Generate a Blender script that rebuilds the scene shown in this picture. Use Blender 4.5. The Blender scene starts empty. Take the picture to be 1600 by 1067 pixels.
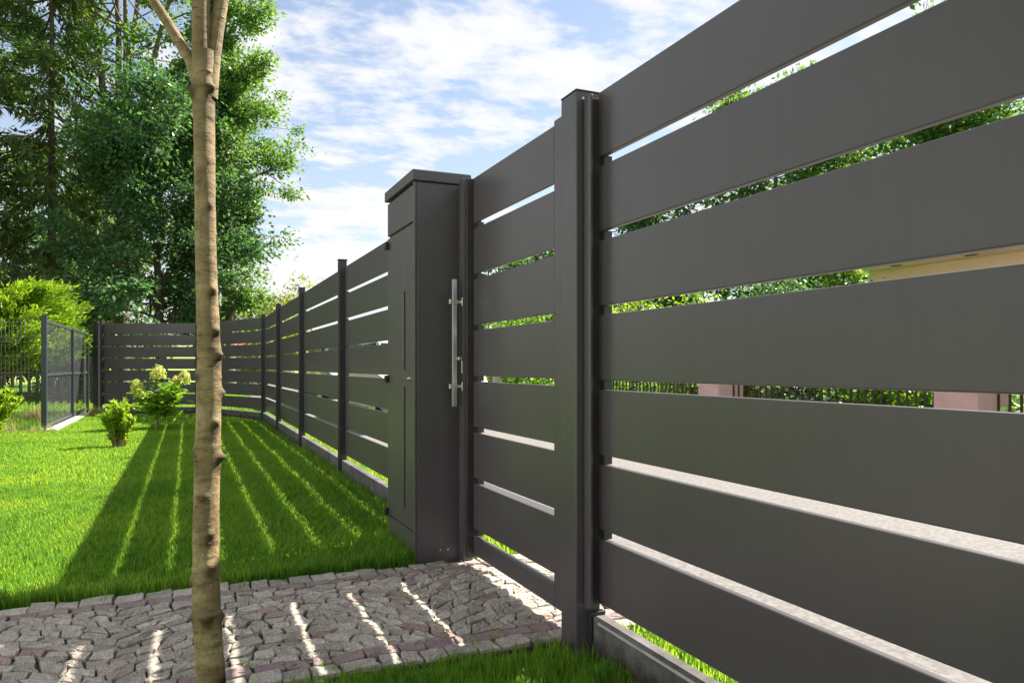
import bpy, bmesh, math, random
import numpy as np
from mathutils import Vector, Matrix

R = math.radians
scene = bpy.context.scene
col = scene.collection

# ------------------------------------------------------------------ camera
cam = bpy.data.cameras.new("camera")
cam_o = bpy.data.objects.new("camera", cam)
col.objects.link(cam_o)
cam_o.location = (0, 0, 1.0)
cam_o.rotation_euler = (R(90), 0, -R(23.374))
cam.sensor_width = 36.0
cam.lens = 36.0 * 1180.0 / 1600.0
cam.shift_y = 38.5 / 1600.0
cam.clip_start = 0.05
cam.clip_end = 2000
scene.camera = cam_o

# ------------------------------------------------------------------ world, sun, exposure
SUN = Vector((1.0, 0.25, 1.01)).normalized()
w = bpy.data.worlds.new("World")
scene.world = w
w.use_nodes = True
nt = w.node_tree
for n in list(nt.nodes):
    nt.nodes.remove(n)
def wn(t, **k):
    n = nt.nodes.new(t)
    for a, b in k.items():
        setattr(n, a, b)
    return n
L = nt.links.new
out = wn("ShaderNodeOutputWorld")
bg = wn("ShaderNodeBackground")
bg.inputs[1].default_value = 0.060
L(bg.outputs[0], out.inputs[0])
sky = wn("ShaderNodeTexSky", sky_type='NISHITA', sun_disc=False)
sky.sun_elevation = math.asin(SUN.z)
sky.sun_rotation = math.atan2(SUN.x, SUN.y)
sky.air_density = 1.0
sky.dust_density = 0.6
sky.ozone_density = 1.2
tc = wn("ShaderNodeTexCoord")
sep = wn("ShaderNodeSeparateXYZ")
L(tc.outputs["Generated"], sep.inputs[0])
def math_(op, a, b=None, clamp=False):
    n = wn("ShaderNodeMath", operation=op, use_clamp=clamp)
    for i, v in enumerate((a, b)):
        if v is None:
            continue
        if isinstance(v, (int, float)):
            n.inputs[i].default_value = v
        else:
            L(v, n.inputs[i])
    return n.outputs[0]
zc = math_('MAXIMUM', sep.outputs[2], 0.02)
den = math_('ADD', zc, 0.10)
cx = math_('DIVIDE', sep.outputs[0], den)
cy = math_('DIVIDE', sep.outputs[1], den)
comb = wn("ShaderNodeCombineXYZ")
L(cx, comb.inputs[0]); L(cy, comb.inputs[1])
def noise(scale, detail, rough, dist=0.0, off=(0, 0, 0), stretch=(1, 1, 1), rot=0):
    m = wn("ShaderNodeMapping")
    m.inputs["Location"].default_value = off
    m.inputs["Scale"].default_value = stretch
    m.inputs["Rotation"].default_value = (0, 0, rot)
    L(comb.outputs[0], m.inputs[0])
    n = wn("ShaderNodeTexNoise", noise_dimensions='3D')
    n.inputs["Scale"].default_value = scale
    n.inputs["Detail"].default_value = detail
    n.inputs["Roughness"].default_value = rough
    n.inputs["Distortion"].default_value = dist
    L(m.outputs[0], n.inputs["Vector"])
    return n.outputs[0]
big = noise(0.9, 2, 0.5, 0.0, (3.1, 0.4, 0.2))
fine = noise(4.6, 12, 0.60, 0.1, (1.3, 5.7, 1.9), (1, 1.25, 1), R(20))
cl = math_('ADD', math_('MULTIPLY', big, 0.60), math_('MULTIPLY', fine, 0.54))
ramp = wn("ShaderNodeMapRange", interpolation_type='SMOOTHERSTEP')
L(cl, ramp.inputs[0])
ramp.inputs[1].default_value = 0.44
ramp.inputs[2].default_value = 0.635
hz = wn("ShaderNodeMapRange", interpolation_type='SMOOTHSTEP')   # thin veil towards the horizon
L(sep.outputs[2], hz.inputs[0])
hz.inputs[1].default_value = -0.02
hz.inputs[2].default_value = 0.42
hz.inputs[3].default_value = 0.50
hz.inputs[4].default_value = 0.16
cov = math_('MAXIMUM', ramp.outputs[0], hz.outputs[0])
mix = wn("ShaderNodeMix", data_type='RGBA')
L(cov, mix.inputs[0])
L(sky.outputs[0], mix.inputs[6])
mix.inputs[7].default_value = (5.5, 5.55, 5.7, 1)
L(mix.outputs[2], bg.inputs[0])

sun = bpy.data.lights.new("sun", 'SUN')
sun.energy = 5.0
sun.angle = R(0.53)
sun.color = (1.0, 0.94, 0.82)
sun_o = bpy.data.objects.new("sun", sun)
col.objects.link(sun_o)
sun_o.location = (10, 3, 12)
sun_o.rotation_euler = SUN.to_track_quat('Z', 'Y').to_euler()

vs = scene.view_settings
vs.view_transform = 'Standard'
vs.look = 'None'
vs.exposure = 1.6
vs.gamma = 1.0
vs.use_curve_mapping = False
scene.render.engine = 'CYCLES'
scene.cycles.max_bounces = 8
scene.cycles.transparent_max_bounces = 16

# ------------------------------------------------------------------ helpers
rng = np.random.default_rng(7)
rnd = random.Random(11)

def tag(o, label=None, cat=None, group=None, kind=None):
    if label: o["label"] = label
    if cat: o["category"] = cat
    if group: o["group"] = group
    if kind: o["kind"] = kind
    return o

def empty(name, loc=(0, 0, 0), rz=0.0):
    o = bpy.data.objects.new(name, None)
    o.location = loc
    o.rotation_euler = (0, 0, rz)
    o.empty_display_size = 0.2
    col.objects.link(o)
    return o

def link(name, me, mat=None, parent=None, loc=(0, 0, 0), rot=(0, 0, 0)):
    o = bpy.data.objects.new(name, me)
    if mat is not None and len(me.materials) == 0:
        me.materials.append(mat)
    o.location = loc
    o.rotation_euler = rot
    if parent is not None:
        o.parent = parent
    col.objects.link(o)
    return o

def box_me(sx, sy, sz, bev=0.0, seg=1, base=True):
    """box centred in x,y; z from 0 up if base else centred"""
    bm = bmesh.new()
    bmesh.ops.create_cube(bm, size=1.0)
    for v in bm.verts:
        v.co = Vector((v.co.x * sx, v.co.y * sy, (v.co.z + (0.5 if base else 0)) * sz))
    if bev > 0:
        bmesh.ops.bevel(bm, geom=list(bm.edges), offset=bev, segments=seg, affect='EDGES', profile=0.5)
    me = bpy.data.meshes.new("box")
    bm.to_mesh(me); bm.free()
    return me

def box(name, x0, x1, y0, y1, z0, z1, mat, parent=None, bev=0.0, seg=1, loc0=(0, 0, 0)):
    """axis-aligned box in world coordinates; loc0 = parent's origin"""
    me = box_me(x1 - x0, y1 - y0, z1 - z0, bev, seg)
    return link(name, me, mat, parent, ((x0 + x1) / 2 - loc0[0], (y0 + y1) / 2 - loc0[1], z0 - loc0[2]))

def mesh_np(name, verts, faces_idx, nper, smooth=False):
    """fast mesh: verts (N,3), faces (M,nper)"""
    me = bpy.data.meshes.new(name)
    v = np.asarray(verts, dtype=np.float32)
    f = np.asarray(faces_idx, dtype=np.int32)
    me.vertices.add(len(v))
    me.vertices.foreach_set("co", v.ravel())
    me.loops.add(f.size)
    me.loops.foreach_set("vertex_index", f.ravel())
    me.polygons.add(len(f))
    me.polygons.foreach_set("loop_start", np.arange(0, f.size, nper, dtype=np.int32))
    me.polygons.foreach_set("loop_total", np.full(len(f), nper, dtype=np.int32))
    if smooth:
        me.polygons.foreach_set("use_smooth", np.ones(len(f), dtype=bool))
    me.update(calc_edges=True)
    me.validate()
    return me

class Tubes:
    """collects tapered tubes as one quad mesh"""
    def __init__(s):
        s.v = []; s.f = []; s.n = 0
    def add(s, pts, rad, sides=6):
        pts = [np.asarray(p, float) for p in pts]
        k = len(pts)
        ring = []
        up = np.array([0.0, 0.0, 1.0])
        for i in range(k):
            d = pts[min(i + 1, k - 1)] - pts[max(i - 1, 0)]
            d = d / (np.linalg.norm(d) + 1e-9)
            a = np.cross(d, up if abs(d[2]) < 0.95 else np.array([1.0, 0, 0]))
            a /= np.linalg.norm(a) + 1e-9
            if i and np.dot(a, pa) < 0:
                a = -a
            pa = a
            b = np.cross(d, a)
            t = np.linspace(0, 2 * np.pi, sides, endpoint=False)
            ring.append(pts[i] + rad[i] * (np.cos(t)[:, None] * a + np.sin(t)[:, None] * b))
        base = s.n
        s.v += ring
        for i in range(k - 1):
            for j in range(sides):
                j2 = (j + 1) % sides
                s.f.append((base + i * sides + j, base + i * sides + j2, base + (i + 1) * sides + j2, base + (i + 1) * sides + j))
        s.n += k * sides
    def build(s, name, mat, parent=None, loc=(0, 0, 0)):
        me = mesh_np(name, np.vstack(s.v), s.f, 4, smooth=True)
        return link(name, me, mat, parent, loc)

def unit(a):
    return a / (np.linalg.norm(a, axis=-1, keepdims=True) + 1e-9)

def leaves(P, D, N, length, width, fold=0.15, jitter=0.3):
    """one folded rhombic leaf (4 verts, 1 quad) per row"""
    n = len(P)
    D = unit(D); S = unit(np.cross(N, D)); N = unit(np.cross(D, S))
    l = length * (1 + jitter * rng.standard_normal((n, 1)).clip(-1.6, 1.6))
    wd = width * l / length
    a = P
    b = P + 0.45 * l * D + 0.5 * wd * S + fold * wd * N
    c = P + l * D
    d = P + 0.45 * l * D - 0.5 * wd * S + fold * wd * N
    V = np.stack([a, b, c, d], 1).reshape(-1, 3)
    F = np.arange(4 * n, dtype=np.int32).reshape(-1, 4)
    return V, F

# ------------------------------------------------------------------ materials
def mat(name):
    m = bpy.data.materials.new(name)
    m.use_nodes = True
    t = m.node_tree
    b = t.nodes.get("Principled BSDF")
    return m, t, b

def tnode(t, kind, **k):
    n = t.nodes.new(kind)
    for a, v in k.items():
        setattr(n, a, v)
    return n

def tex_noise(t, scale, detail=4, rough=0.55, coord='Object', stretch=None, dist=0.0):
    c = tnode(t, "ShaderNodeTexCoord")
    src = c.outputs[coord]
    if stretch:
        m = tnode(t, "ShaderNodeMapping")
        m.inputs["Scale"].default_value = stretch
        t.links.new(src, m.inputs[0]); src = m.outputs[0]
    n = tnode(t, "ShaderNodeTexNoise")
    n.inputs["Scale"].default_value = scale
    n.inputs["Detail"].default_value = detail
    n.inputs["Roughness"].default_value = rough
    n.inputs["Distortion"].default_value = dist
    t.links.new(src, n.inputs["Vector"])
    return n.outputs[0]

def ramp_(t, fac, stops):
    r = tnode(t, "ShaderNodeValToRGB")
    e = r.color_ramp.elements
    while len(e) < len(stops):
        e.new(0.5)
    for el, (p, c) in zip(e, stops):
        el.position = p
        el.color = (*c, 1)
    t.links.new(fac, r.inputs[0])
    return r.outputs[0]

def bump_(t, b, h, strength, dist):
    n = tnode(t, "ShaderNodeBump")
    n.inputs["Strength"].default_value = strength
    n.inputs["Distance"].default_value = dist
    t.links.new(h, n.inputs["Height"])
    t.links.new(n.outputs[0], b.inputs["Normal"])

def noisy(name, c0, c1, scale, rough=0.7, detail=6, bump=0.0, bdist=0.003, metallic=0.0, coord='Object', stretch=None, bscale=None, lo=0.35, hi=0.65):
    m, t, b = mat(name)
    n = tex_noise(t, scale, detail, 0.6, coord, stretch)
    t.links.new(ramp_(t, n, [(lo, c0), (hi, c1)]), b.inputs["Base Color"])
    b.inputs["Roughness"].default_value = rough
    b.inputs["Metallic"].default_value = metallic
    if bump:
        h = tex_noise(t, bscale, 3, 0.6, coord) if bscale else n
        bump_(t, b, h, bump, bdist)
    return m

def leaf_mat(name, c0, c1, trans=0.45, tcol=None, rough=0.45, spec=0.4):
    """thin leaf: glossy diffuse front, light passing through; tone differs from leaf to leaf"""
    m, t, b = mat(name)
    g = tnode(t, "ShaderNodeNewGeometry")
    colr = ramp_(t, g.outputs["Random Per Island"], [(0.0, c0), (1.0, c1)])
    t.links.new(colr, b.inputs["Base Color"])
    b.inputs["Roughness"].default_value = rough
    b.inputs["Specular IOR Level"].default_value = spec
    tr = tnode(t, "ShaderNodeBsdfTranslucent")
    mul = tnode(t, "ShaderNodeMix", data_type='RGBA', blend_type='MULTIPLY')
    mul.inputs[0].default_value = 1.0
    t.links.new(colr, mul.inputs[6])
    mul.inputs[7].default_value = (*(tcol or (1.6, 1.5, 0.6)), 1)
    t.links.new(mul.outputs[2], tr.inputs[0])
    mx = tnode(t, "ShaderNodeMixShader")
    mx.inputs[0].default_value = trans
    t.links.new(b.outputs[0], mx.inputs[1])
    t.links.new(tr.outputs[0], mx.inputs[2])
    o = t.nodes.get("Material Output")
    t.links.new(mx.outputs[0], o.inputs[0])
    return m

def powder(name, c, rough=0.42):
    m, t, b = mat(name)
    n = tex_noise(t, 2.2, 5, 0.6)
    lo = tuple(x * 0.95 for x in c); hi = tuple(x * 1.05 for x in c)
    dr_ = ramp_(t, tex_noise(t, 5.0, 6, 0.65, 'Object', (5, 5, 0.45)), [(0.36, (0.96, 0.96, 0.96)), (0.56, (1, 1, 1)), (0.74, (1.10, 1.09, 1.07))])
    mu = tnode(t, "ShaderNodeMix", data_type='RGBA', blend_type='MULTIPLY'); mu.inputs[0].default_value = 1.0   # faint dust and dried drips
    t.links.new(ramp_(t, n, [(0.35, lo), (0.65, hi)]), mu.inputs[6]); t.links.new(dr_, mu.inputs[7])
    t.links.new(mu.outputs[2], b.inputs["Base Color"])
    rr = tnode(t, "ShaderNodeMapRange")
    n2 = tex_noise(t, 7.0, 4, 0.6)
    t.links.new(n2, rr.inputs[0])
    rr.inputs[3].default_value = rough - 0.05
    rr.inputs[4].default_value = rough + 0.07
    t.links.new(rr.outputs[0], b.inputs["Roughness"])
    h = tex_noise(t, 900, 1, 0.5)
    bump_(t, b, h, 0.10, 0.0006)
    wv_ = tnode(t, "ShaderNodeBump")                       # faint waviness of thin sheet metal
    wv_.inputs["Strength"].default_value = 0.25
    wv_.inputs["Distance"].default_value = 0.004
    t.links.new(tex_noise(t, 1.6, 2, 0.5, 'Object', (1, 0.6, 2.5)), wv_.inputs["Height"])
    bn = [n_ for n_ in t.nodes if n_.type == 'BUMP' and n_ != wv_][0]
    t.links.new(wv_.outputs[0], bn.inputs["Normal"])
    return m

M = {}
M['fence'] = powder("anthracite_powder_coat", (0.080, 0.069, 0.077), 0.31)
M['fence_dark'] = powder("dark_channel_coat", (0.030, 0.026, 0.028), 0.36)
M['pillar'] = powder("pillar_powder_coat", (0.078, 0.069, 0.075), 0.32)
M['black'] = powder("black_plastic", (0.012, 0.012, 0.013), 0.4)
m, t, b = mat("brushed_steel")
b.inputs["Metallic"].default_value = 1.0
b.inputs["Base Color"].default_value = (0.62, 0.59, 0.56, 1)
b.inputs["Roughness"].default_value = 0.33
bump_(t, b, tex_noise(t, 40, 2, 0.5, 'Object', (30, 30, 1)), 0.15, 0.0004)
M['steel'] = m
M['slot'] = powder("slot_glass", (0.006, 0.007, 0.006), 0.25)
M['slot'].node_tree.nodes['Principled BSDF'].inputs['Specular IOR Level'].default_value = 0.12
M['concrete'] = noisy("plinth_concrete", (0.055, 0.051, 0.048), (0.150, 0.142, 0.136), 9, 0.9, 9, 0.35, 0.004, bscale=60)
M['kerb'] = noisy("kerb_concrete", (0.34, 0.33, 0.31), (0.48, 0.46, 0.43), 9, 0.9, 8, 0.3, 0.003, bscale=60)

t = M['concrete'].node_tree; b = t.nodes['Principled BSDF']
src = b.inputs["Base Color"].links[0].from_socket
tcn = tnode(t, "ShaderNodeTexCoord"); sx_ = tnode(t, "ShaderNodeSeparateXYZ"); t.links.new(tcn.outputs["Object"], sx_.inputs[0])
ad = tnode(t, "ShaderNodeMath", operation='MULTIPLY_ADD'); t.links.new(tex_noise(t, 14, 5, .65), ad.inputs[0]); ad.inputs[1].default_value = -.16; t.links.new(sx_.outputs[2], ad.inputs[2])
dirt = ramp_(t, ad.outputs[0], [(0.0, (0.42, 0.37, 0.30)), (0.05, (1, 1, 1))])
mu = tnode(t, "ShaderNodeMix", data_type='RGBA', blend_type='MULTIPLY'); mu.inputs[0].default_value = 1.0
t.links.new(src, mu.inputs[6]); t.links.new(dirt, mu.inputs[7]); t.links.new(mu.outputs[2], b.inputs["Base Color"])

# granite cobbles: speckled, tone differs from stone to stone
def stone_mat(name, stops, speck=(0.5, 1.25)):
    m, t, b = mat(name)
    oi = tnode(t, "ShaderNodeObjectInfo")
    gi = tnode(t, "ShaderNodeNewGeometry")
    ad = tnode(t, "ShaderNodeMath", operation='ADD')
    t.links.new(oi.outputs["Random"], ad.inputs[0])
    t.links.new(gi.outputs["Random Per Island"], ad.inputs[1])
    fr = tnode(t, "ShaderNodeMath", operation='FRACT')
    t.links.new(ad.outputs[0], fr.inputs[0])
    basec = ramp_(t, fr.outputs[0], stops)
    n1 = tex_noise(t, 160, 3, 0.7)
    n2 = tex_noise(t, 22, 5, 0.65)
    s1 = ramp_(t, n1, [(0.36, (speck[0],) * 3), (0.50, (0.95,) * 3), (0.66, (speck[1],) * 3)])
    s2 = ramp_(t, n2, [(0.3, (0.72, 0.72, 0.72)), (0.7, (1.12, 1.1, 1.06))])
    for s in (s1, s2):
        mu = tnode(t, "ShaderNodeMix", data_type='RGBA', blend_type='MULTIPLY')
        mu.inputs[0].default_value = 1.0
        t.links.new(basec, mu.inputs[6]); t.links.new(s, mu.inputs[7])
        basec = mu.outputs[2]
    t.links.new(basec, b.inputs["Base Color"])
    b.inputs["Roughness"].default_value = 0.82
    bump_(t, b, tex_noise(t, 70, 6, 0.75), 1.0, 0.007)
    return m
M['granite'] = stone_mat("grey_granite", [(0, (0.38, 0.34, 0.29)), (0.45, (0.49, 0.44, 0.375)), (0.8, (0.60, 0.545, 0.47)), (1, (0.45, 0.38, 0.31))])
M['porphyry'] = stone_mat("purple_porphyry", [(0, (0.28, 0.205, 0.205)), (0.5, (0.34, 0.25, 0.245)), (1, (0.39, 0.31, 0.29))], (0.7, 1.15))
M['redstone'] = stone_mat("reddish_granite", [(0, (0.36, 0.27, 0.235)), (1, (0.43, 0.32, 0.265))])
M['joint'] = noisy("joint_sand", (0.020, 0.018, 0.012), (0.055, 0.046, 0.032), 30, 0.95, 6, 0.5, 0.004)
M['street'] = noisy("fine_gravel_street", (0.118, 0.110, 0.108), (0.205, 0.193, 0.189), 35, 0.95, 10, 0.5, 0.006, bscale=120)

m, t, b = mat("lawn_soil")
n1 = tex_noise(t, 0.6, 4, 0.6); n2 = tex_noise(t, 22, 6, 0.7)
mu = tnode(t, "ShaderNodeMix", data_type='RGBA', blend_type='MULTIPLY'); mu.inputs[0].default_value = 1.0
t.links.new(ramp_(t, n1, [(0.3, (0.06, 0.16, 0.014)), (0.7, (0.12, 0.26, 0.024))]), mu.inputs[6])
t.links.new(ramp_(t, n2, [(0.35, (0.45, 0.45, 0.4)), (0.65, (1.2, 1.2, 1.1))]), mu.inputs[7])
t.links.new(mu.outputs[2], b.inputs["Base Color"])
b.inputs["Roughness"].default_value = 0.95
b.inputs["Specular IOR Level"].default_value = 0.1
bump_(t, b, n2, 0.8, 0.02)
M['ground'] = m
M['bed'] = noisy("bed_soil", (0.17, 0.125, 0.085), (0.30, 0.235, 0.17), 14, 0.95, 8, 0.5, 0.01)

M['grass'] = leaf_mat("grass_blade", (0.034, 0.150, 0.014), (0.125, 0.340, 0.040), 0.58, (3.6, 1.85, 1.2), 0.5, 0.25)
t = M['grass'].node_tree
for n_ in t.nodes:                                         # a few dry blades among the green
    if n_.type == 'VALTORGB':
        e_ = n_.color_ramp.elements; e_[1].position = .955
        x_ = e_.new(.975); x_.color = (.34, .27, .09, 1)
#                                  # lawn tone drifts from patch to patch
g_ = tnode(t, "ShaderNodeNewGeometry"); nz = tnode(t, "ShaderNodeTexNoise"); nz.inputs["Scale"].default_value = 1.3; nz.inputs["Detail"].default_value = 5
t.links.new(g_.outputs["Position"], nz.inputs["Vector"])
pr = ramp_(t, nz.outputs[0], [(0.3, (0.72, 0.80, 0.8)), (0.5, (1, 1, 1)), (0.72, (1.35, 1.12, 1.0))])
for l_ in list(t.links):
    if l_.from_node.type == 'VALTORGB' and l_.from_socket != pr and l_.to_node != pr.node:
        src, dst = l_.from_socket, l_.to_socket
        mu = tnode(t, "ShaderNodeMix", data_type='RGBA', blend_type='MULTIPLY'); mu.inputs[0].default_value = 1.0
        t.links.new(src, mu.inputs[6]); t.links.new(pr, mu.inputs[7]); t.links.new(mu.outputs[2], dst)
M['drygrass'] = leaf_mat("dry_grass_blade", (0.34, 0.32, 0.12), (0.52, 0.47, 0.24), 0.35, (1.1, 1.1, 0.9), 0.6, 0.2)
M['leaf_ash'] = leaf_mat("ash_leaf", (0.052, 0.135, 0.034), (0.150, 0.275, 0.085), 0.52, (1.8, 1.55, 0.75))
M['leaf_maple'] = leaf_mat("maple_leaf", (0.040, 0.112, 0.050), (0.120, 0.220, 0.092), 0.45, (1.4, 1.5, 0.7), 0.40, 0.55)
M['leaf_spruce'] = leaf_mat("spruce_needles", (0.045, 0.085, 0.034), (0.150, 0.200, 0.060), 0.45, None, 0.5, 0.3)
M['leaf_yew'] = leaf_mat("young_spruce_needles", (0.10, 0.21, 0.016), (0.26, 0.40, 0.04), 0.45)
M['leaf_laurel'] = leaf_mat("laurel_leaf", (0.12, 0.26, 0.025), (0.36, 0.48, 0.05), 0.48, None, 0.42, 0.35)
M['leaf_hydr'] = leaf_mat("hydrangea_leaf", (0.11, 0.25, 0.025), (0.32, 0.50, 0.055), 0.52, None, 0.42, 0.4)
M['leaf_yellow'] = leaf_mat("yellow_leaf", (0.20, 0.26, 0.03), (0.38, 0.36, 0.06), 0.45, (1.3, 1.3, 0.6))
M['leaf_gold'] = leaf_mat("gold_leaf", (0.40, 0.36, 0.02), (0.60, 0.50, 0.04), 0.45, (1.2, 1.2, 0.6))
M['leaf_hedge'] = leaf_mat("hedge_leaf", (0.07, 0.18, 0.015), (0.18, 0.34, 0.03), 0.45)
M['floret'] = leaf_mat("cream_floret", (0.50, 0.54, 0.12), (0.74, 0.74, 0.26), 0.35, (1.1, 1.1, 0.9), 0.6, 0.2)
M['bark_dark'] = noisy("dark_bark", (0.05, 0.04, 0.03), (0.13, 0.10, 0.075), 9, 0.95, 6, 0.6, 0.02, stretch=(1, 1, 0.25))
M['bark_ash'] = noisy("grey_bark", (0.11, 0.085, 0.065), (0.22, 0.175, 0.135), 8, 0.95, 6, 0.6, 0.02, stretch=(1, 1, 0.25))
M['stem'] = noisy("shrub_stem", (0.18, 0.12, 0.08), (0.34, 0.24, 0.17), 40, 0.9, 4)

# ------------------------------------------------------------------ ground, street, path base
def sheet(name, poly, z, m, kind='structure'):
    bm = bmesh.new()
    bm.faces.new([bm.verts.new((x, y, z)) for x, y in poly])
    me = bpy.data.meshes.new(name)
    bm.to_mesh(me); bm.free()
    o = link(name, me, m)
    return tag(o, kind=kind)

sheet("ground", [(-400, -400), (400, -400), (400, 400), (-400, 400)], -0.004, M['ground'])
# far grassy bank that closes the view under the trees
bm = bmesh.new()
gx = [-120, -60, -30, -12, 0, 14, 30, 70]
grid = [[bm.verts.new((x, y, z * (1 + .18 * math.sin(x * .09)))) for x in gx] for y, z in ((50, -0.02), (58, .7), (68, 2.0), (80, 3.0), (110, 3.6), (160, 3.2))]
for a, b_ in zip(grid[:-1], grid[1:]):
    for i in range(len(gx) - 1):
        bm.faces.new((a[i], a[i + 1], b_[i + 1], b_[i]))
me = bpy.data.meshes.new("hill"); bm.to_mesh(me); bm.free()
for p in me.polygons: p.use_smooth = True
M['meadow'] = noisy("sunlit_meadow", (0.17, 0.27, 0.03), (0.27, 0.37, 0.055), .5, .95, 8, .6, .05, coord="Object", bscale=6)
tag(link("hill", me, M['meadow']), kind='structure')
# street with a low kerb on the far side
me = box_me(4.75, 140, 0.006)
tag(link("street", me, M['street'], None, (4.325, 40, 0.0)), kind='structure')
kb = empty("street_kerb", (6.75, 0, 0)); tag(kb, kind='structure')
tag(link("bounce_slab", box_me(5.4, 12.5, 0.01), M['kerb'], None, (10.3, 5.6, 0.0)), kind='structure')  # unseen pale slab, added to bounce light up onto the house soffit
for i in range(40):
    if i == 0:
        kme = box_me(0.10, 0.985, 0.10, 0.012)
    link("kerb_stone", kme, M['kerb'], kb, (0, -4 + i, 0.0))

# ------------------------------------------------------------------ cobbled path
PX0, PX1, PY0, PY1 = -4.3, 1.94, 2.425, 3.640
path = empty("cobbled_path", (0, 0, 0)); tag(path, kind='structure')
pb = box("path_bed", PX0, PX1, PY0, PY1, -0.02, 0.006, M['joint'], path)

def clip(poly, p, n):
    """keep the side where (x-p).n <= 0"""
    out_ = []
    for i in range(len(poly)):
        a, b_ = poly[i], poly[(i + 1) % len(poly)]
        da = (a[0] - p[0]) * n[0] + (a[1] - p[1]) * n[1]
        db = (b_[0] - p[0]) * n[0] + (b_[1] - p[1]) * n[1]
        if da <= 0: out_.append(a)
        if da * db < 0:
            t_ = da / (da - db)
            out_.append((a[0] + t_ * (b_[0] - a[0]), a[1] + t_ * (b_[1] - a[1])))
    return out_

def voronoi(sites, rect, rad=0.30):
    cells = []
    S = np.array(sites)
    for i, (x, y) in enumerate(sites):
        poly = [(rect[0], rect[2]), (rect[1], rect[2]), (rect[1], rect[3]), (rect[0], rect[3])]
        d2 = ((S - S[i]) ** 2).sum(1)
        for j in np.argsort(d2)[1:26]:
            if d2[j] > rad * rad: break
            q = S[j]
            poly = clip(poly, ((x + q[0]) / 2, (y + q[1]) / 2), (q[0] - x, q[1] - y))
            if len(poly) < 3: break
        if len(poly) >= 3: cells.append(poly)
    return cells

def stone_geo(poly, inset=0.0042, top=0.020):
    """irregular rounded stone from a cell outline -> verts, faces; None if too small"""
    P = np.array(poly)
    keep = [i for i in range(len(P)) if np.linalg.norm(P[i] - P[i - 1]) > 0.012]
    P = P[keep]
    if len(P) < 3: return None
    c = P.mean(0)
    Q = []
    n = len(P)
    for i in range(n):                       # cut corners, break long edges
        a, b_ = P[i], P[(i + 1) % n]
        l = np.linalg.norm(b_ - a)
        Q.append(a + (b_ - a) * min(0.16, 0.0055 / l))
        if l > 0.05: Q.append((a + b_) / 2 + rng.normal(0, 0.0028, 2))
        Q.append(b_ + (a - b_) * min(0.16, 0.0055 / l))
    Q = np.array(Q)
    r = np.linalg.norm(Q - c, axis=1, keepdims=True)
    if r.mean() < 0.018: return None
    Q = c + (Q - c) * np.clip(1 - inset / r, 0.3, 1)
    k = len(Q)
    tilt = rng.normal(0, 0.055, 2)
    th = top + rng.normal(0, 0.0026)
    def ring(f, z, jz):
        xy = c + (Q - c) * f + rng.normal(0, 0.0008, (k, 2))
        zz = z + (xy - c) @ tilt + rng.normal(0, jz, k)
        return np.column_stack([xy, zz])
    r0 = ring(1.0, th - 0.030, 0.0); r0[:, 2] = -0.012
    r1 = ring(1.0, th - 0.0042, 0.0012)
    r2 = ring(0.945, th - 0.0006, 0.0012)
    r3 = ring(0.52, th + 0.0004, 0.0022)
    ctr = np.array([[c[0], c[1], th + rng.normal(0, .0018)]])
    V = np.vstack([r0, r1, r2, r3, ctr])
    F = []
    for a in range(3):
        for j in range(k):
            j2 = (j + 1) % k
            F.append((a * k + j, a * k + j2, (a + 1) * k + j2, (a + 1) * k + j))
    for j in range(k):
        F.append((3 * k + j, 3 * k + (j + 1) % k, 4 * k))
    return V, F, c

stones = []      # (V, F, c, mat)
def row(y0, y1, mname, step, x0=PX0, x1=PX1):
    x = x0
    while x < x1 - 0.02:
        s = min(step * rnd.uniform(0.72, 1.35), x1 - x)
        w0, w1 = rnd.uniform(-.006, .006), rnd.uniform(-.006, .006)
        g = stone_geo([(x, y0 + w0), (x + s, y0 + w1), (x + s + rnd.uniform(-.006, .006), y1 + w1), (x + rnd.uniform(-.006, .006), y1 + w0)], 0.0035)
        if g: stones.append((*g, mname))
        x += s
row(2.440, 2.530, 'granite', 0.098)
row(2.530, 2.605, 'porphyry', 0.092)
row(3.450, 3.525, 'porphyry', 0.095)
row(3.525, 3.630, 'granite', 0.105)
W = 1.15
yy0, yy1 = 2.605, 3.450
PITCH, SQ = 0.070, 2.1          # rows of setts follow shallow arcs; cells are found in straightened, stretched coordinates
bulge = lambda x: 0.24 * (1 - (2 * (((x + 0.25) / W) % 1.0) - 1) ** 2)
sites = []
for r_ in range(-5, 14):
    x = PX0 - 0.3 + rnd.uniform(0, .08)
    while x < PX1 + 0.3:
        sites.append((x, SQ * (2.60 + r_ * PITCH + rnd.gauss(0, .0035))))
        x += rnd.choice((0.066, 0.074, 0.080, 0.088, 0.098)) * rnd.uniform(.93, 1.07)
for poly in voronoi(sites, (PX0 - .4, PX1 + .4, SQ * 2.15, SQ * 3.62), 0.34):
    q = []
    for i in range(len(poly)):
        (xa, va), (xb, vb) = poly[i], poly[(i + 1) % len(poly)]
        q.append((xa + rnd.gauss(0, .0016), va / SQ + bulge(xa) + rnd.gauss(0, .0016)))
    for p_, n_ in (((0, yy0), (0, -1)), ((0, yy1), (0, 1)), ((PX0, 0), (-1, 0)), ((PX1, 0), (1, 0))):
        if len(q) >= 3: q = clip(q, p_, n_)
    if len(q) < 3: continue
    g = stone_geo(q, 0.0038, 0.020)
    if g:
        k_ = rnd.random()
        stones.append((*g, 'redstone' if k_ < 0.05 else 'granite'))
def seen(c):
    s_, c_ = math.sin(R(23.374)), math.cos(R(23.374))
    d = c[0] * s_ + c[1] * c_
    px = 800 + 1180 * (c[0] * c_ - c[1] * s_) / d
    py = 572 + 1180 / d
    hidden = c[0] > 1.30 or px > 885 or py > 1075
    return (0 if -20 < px and not hidden else 1, d)
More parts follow.
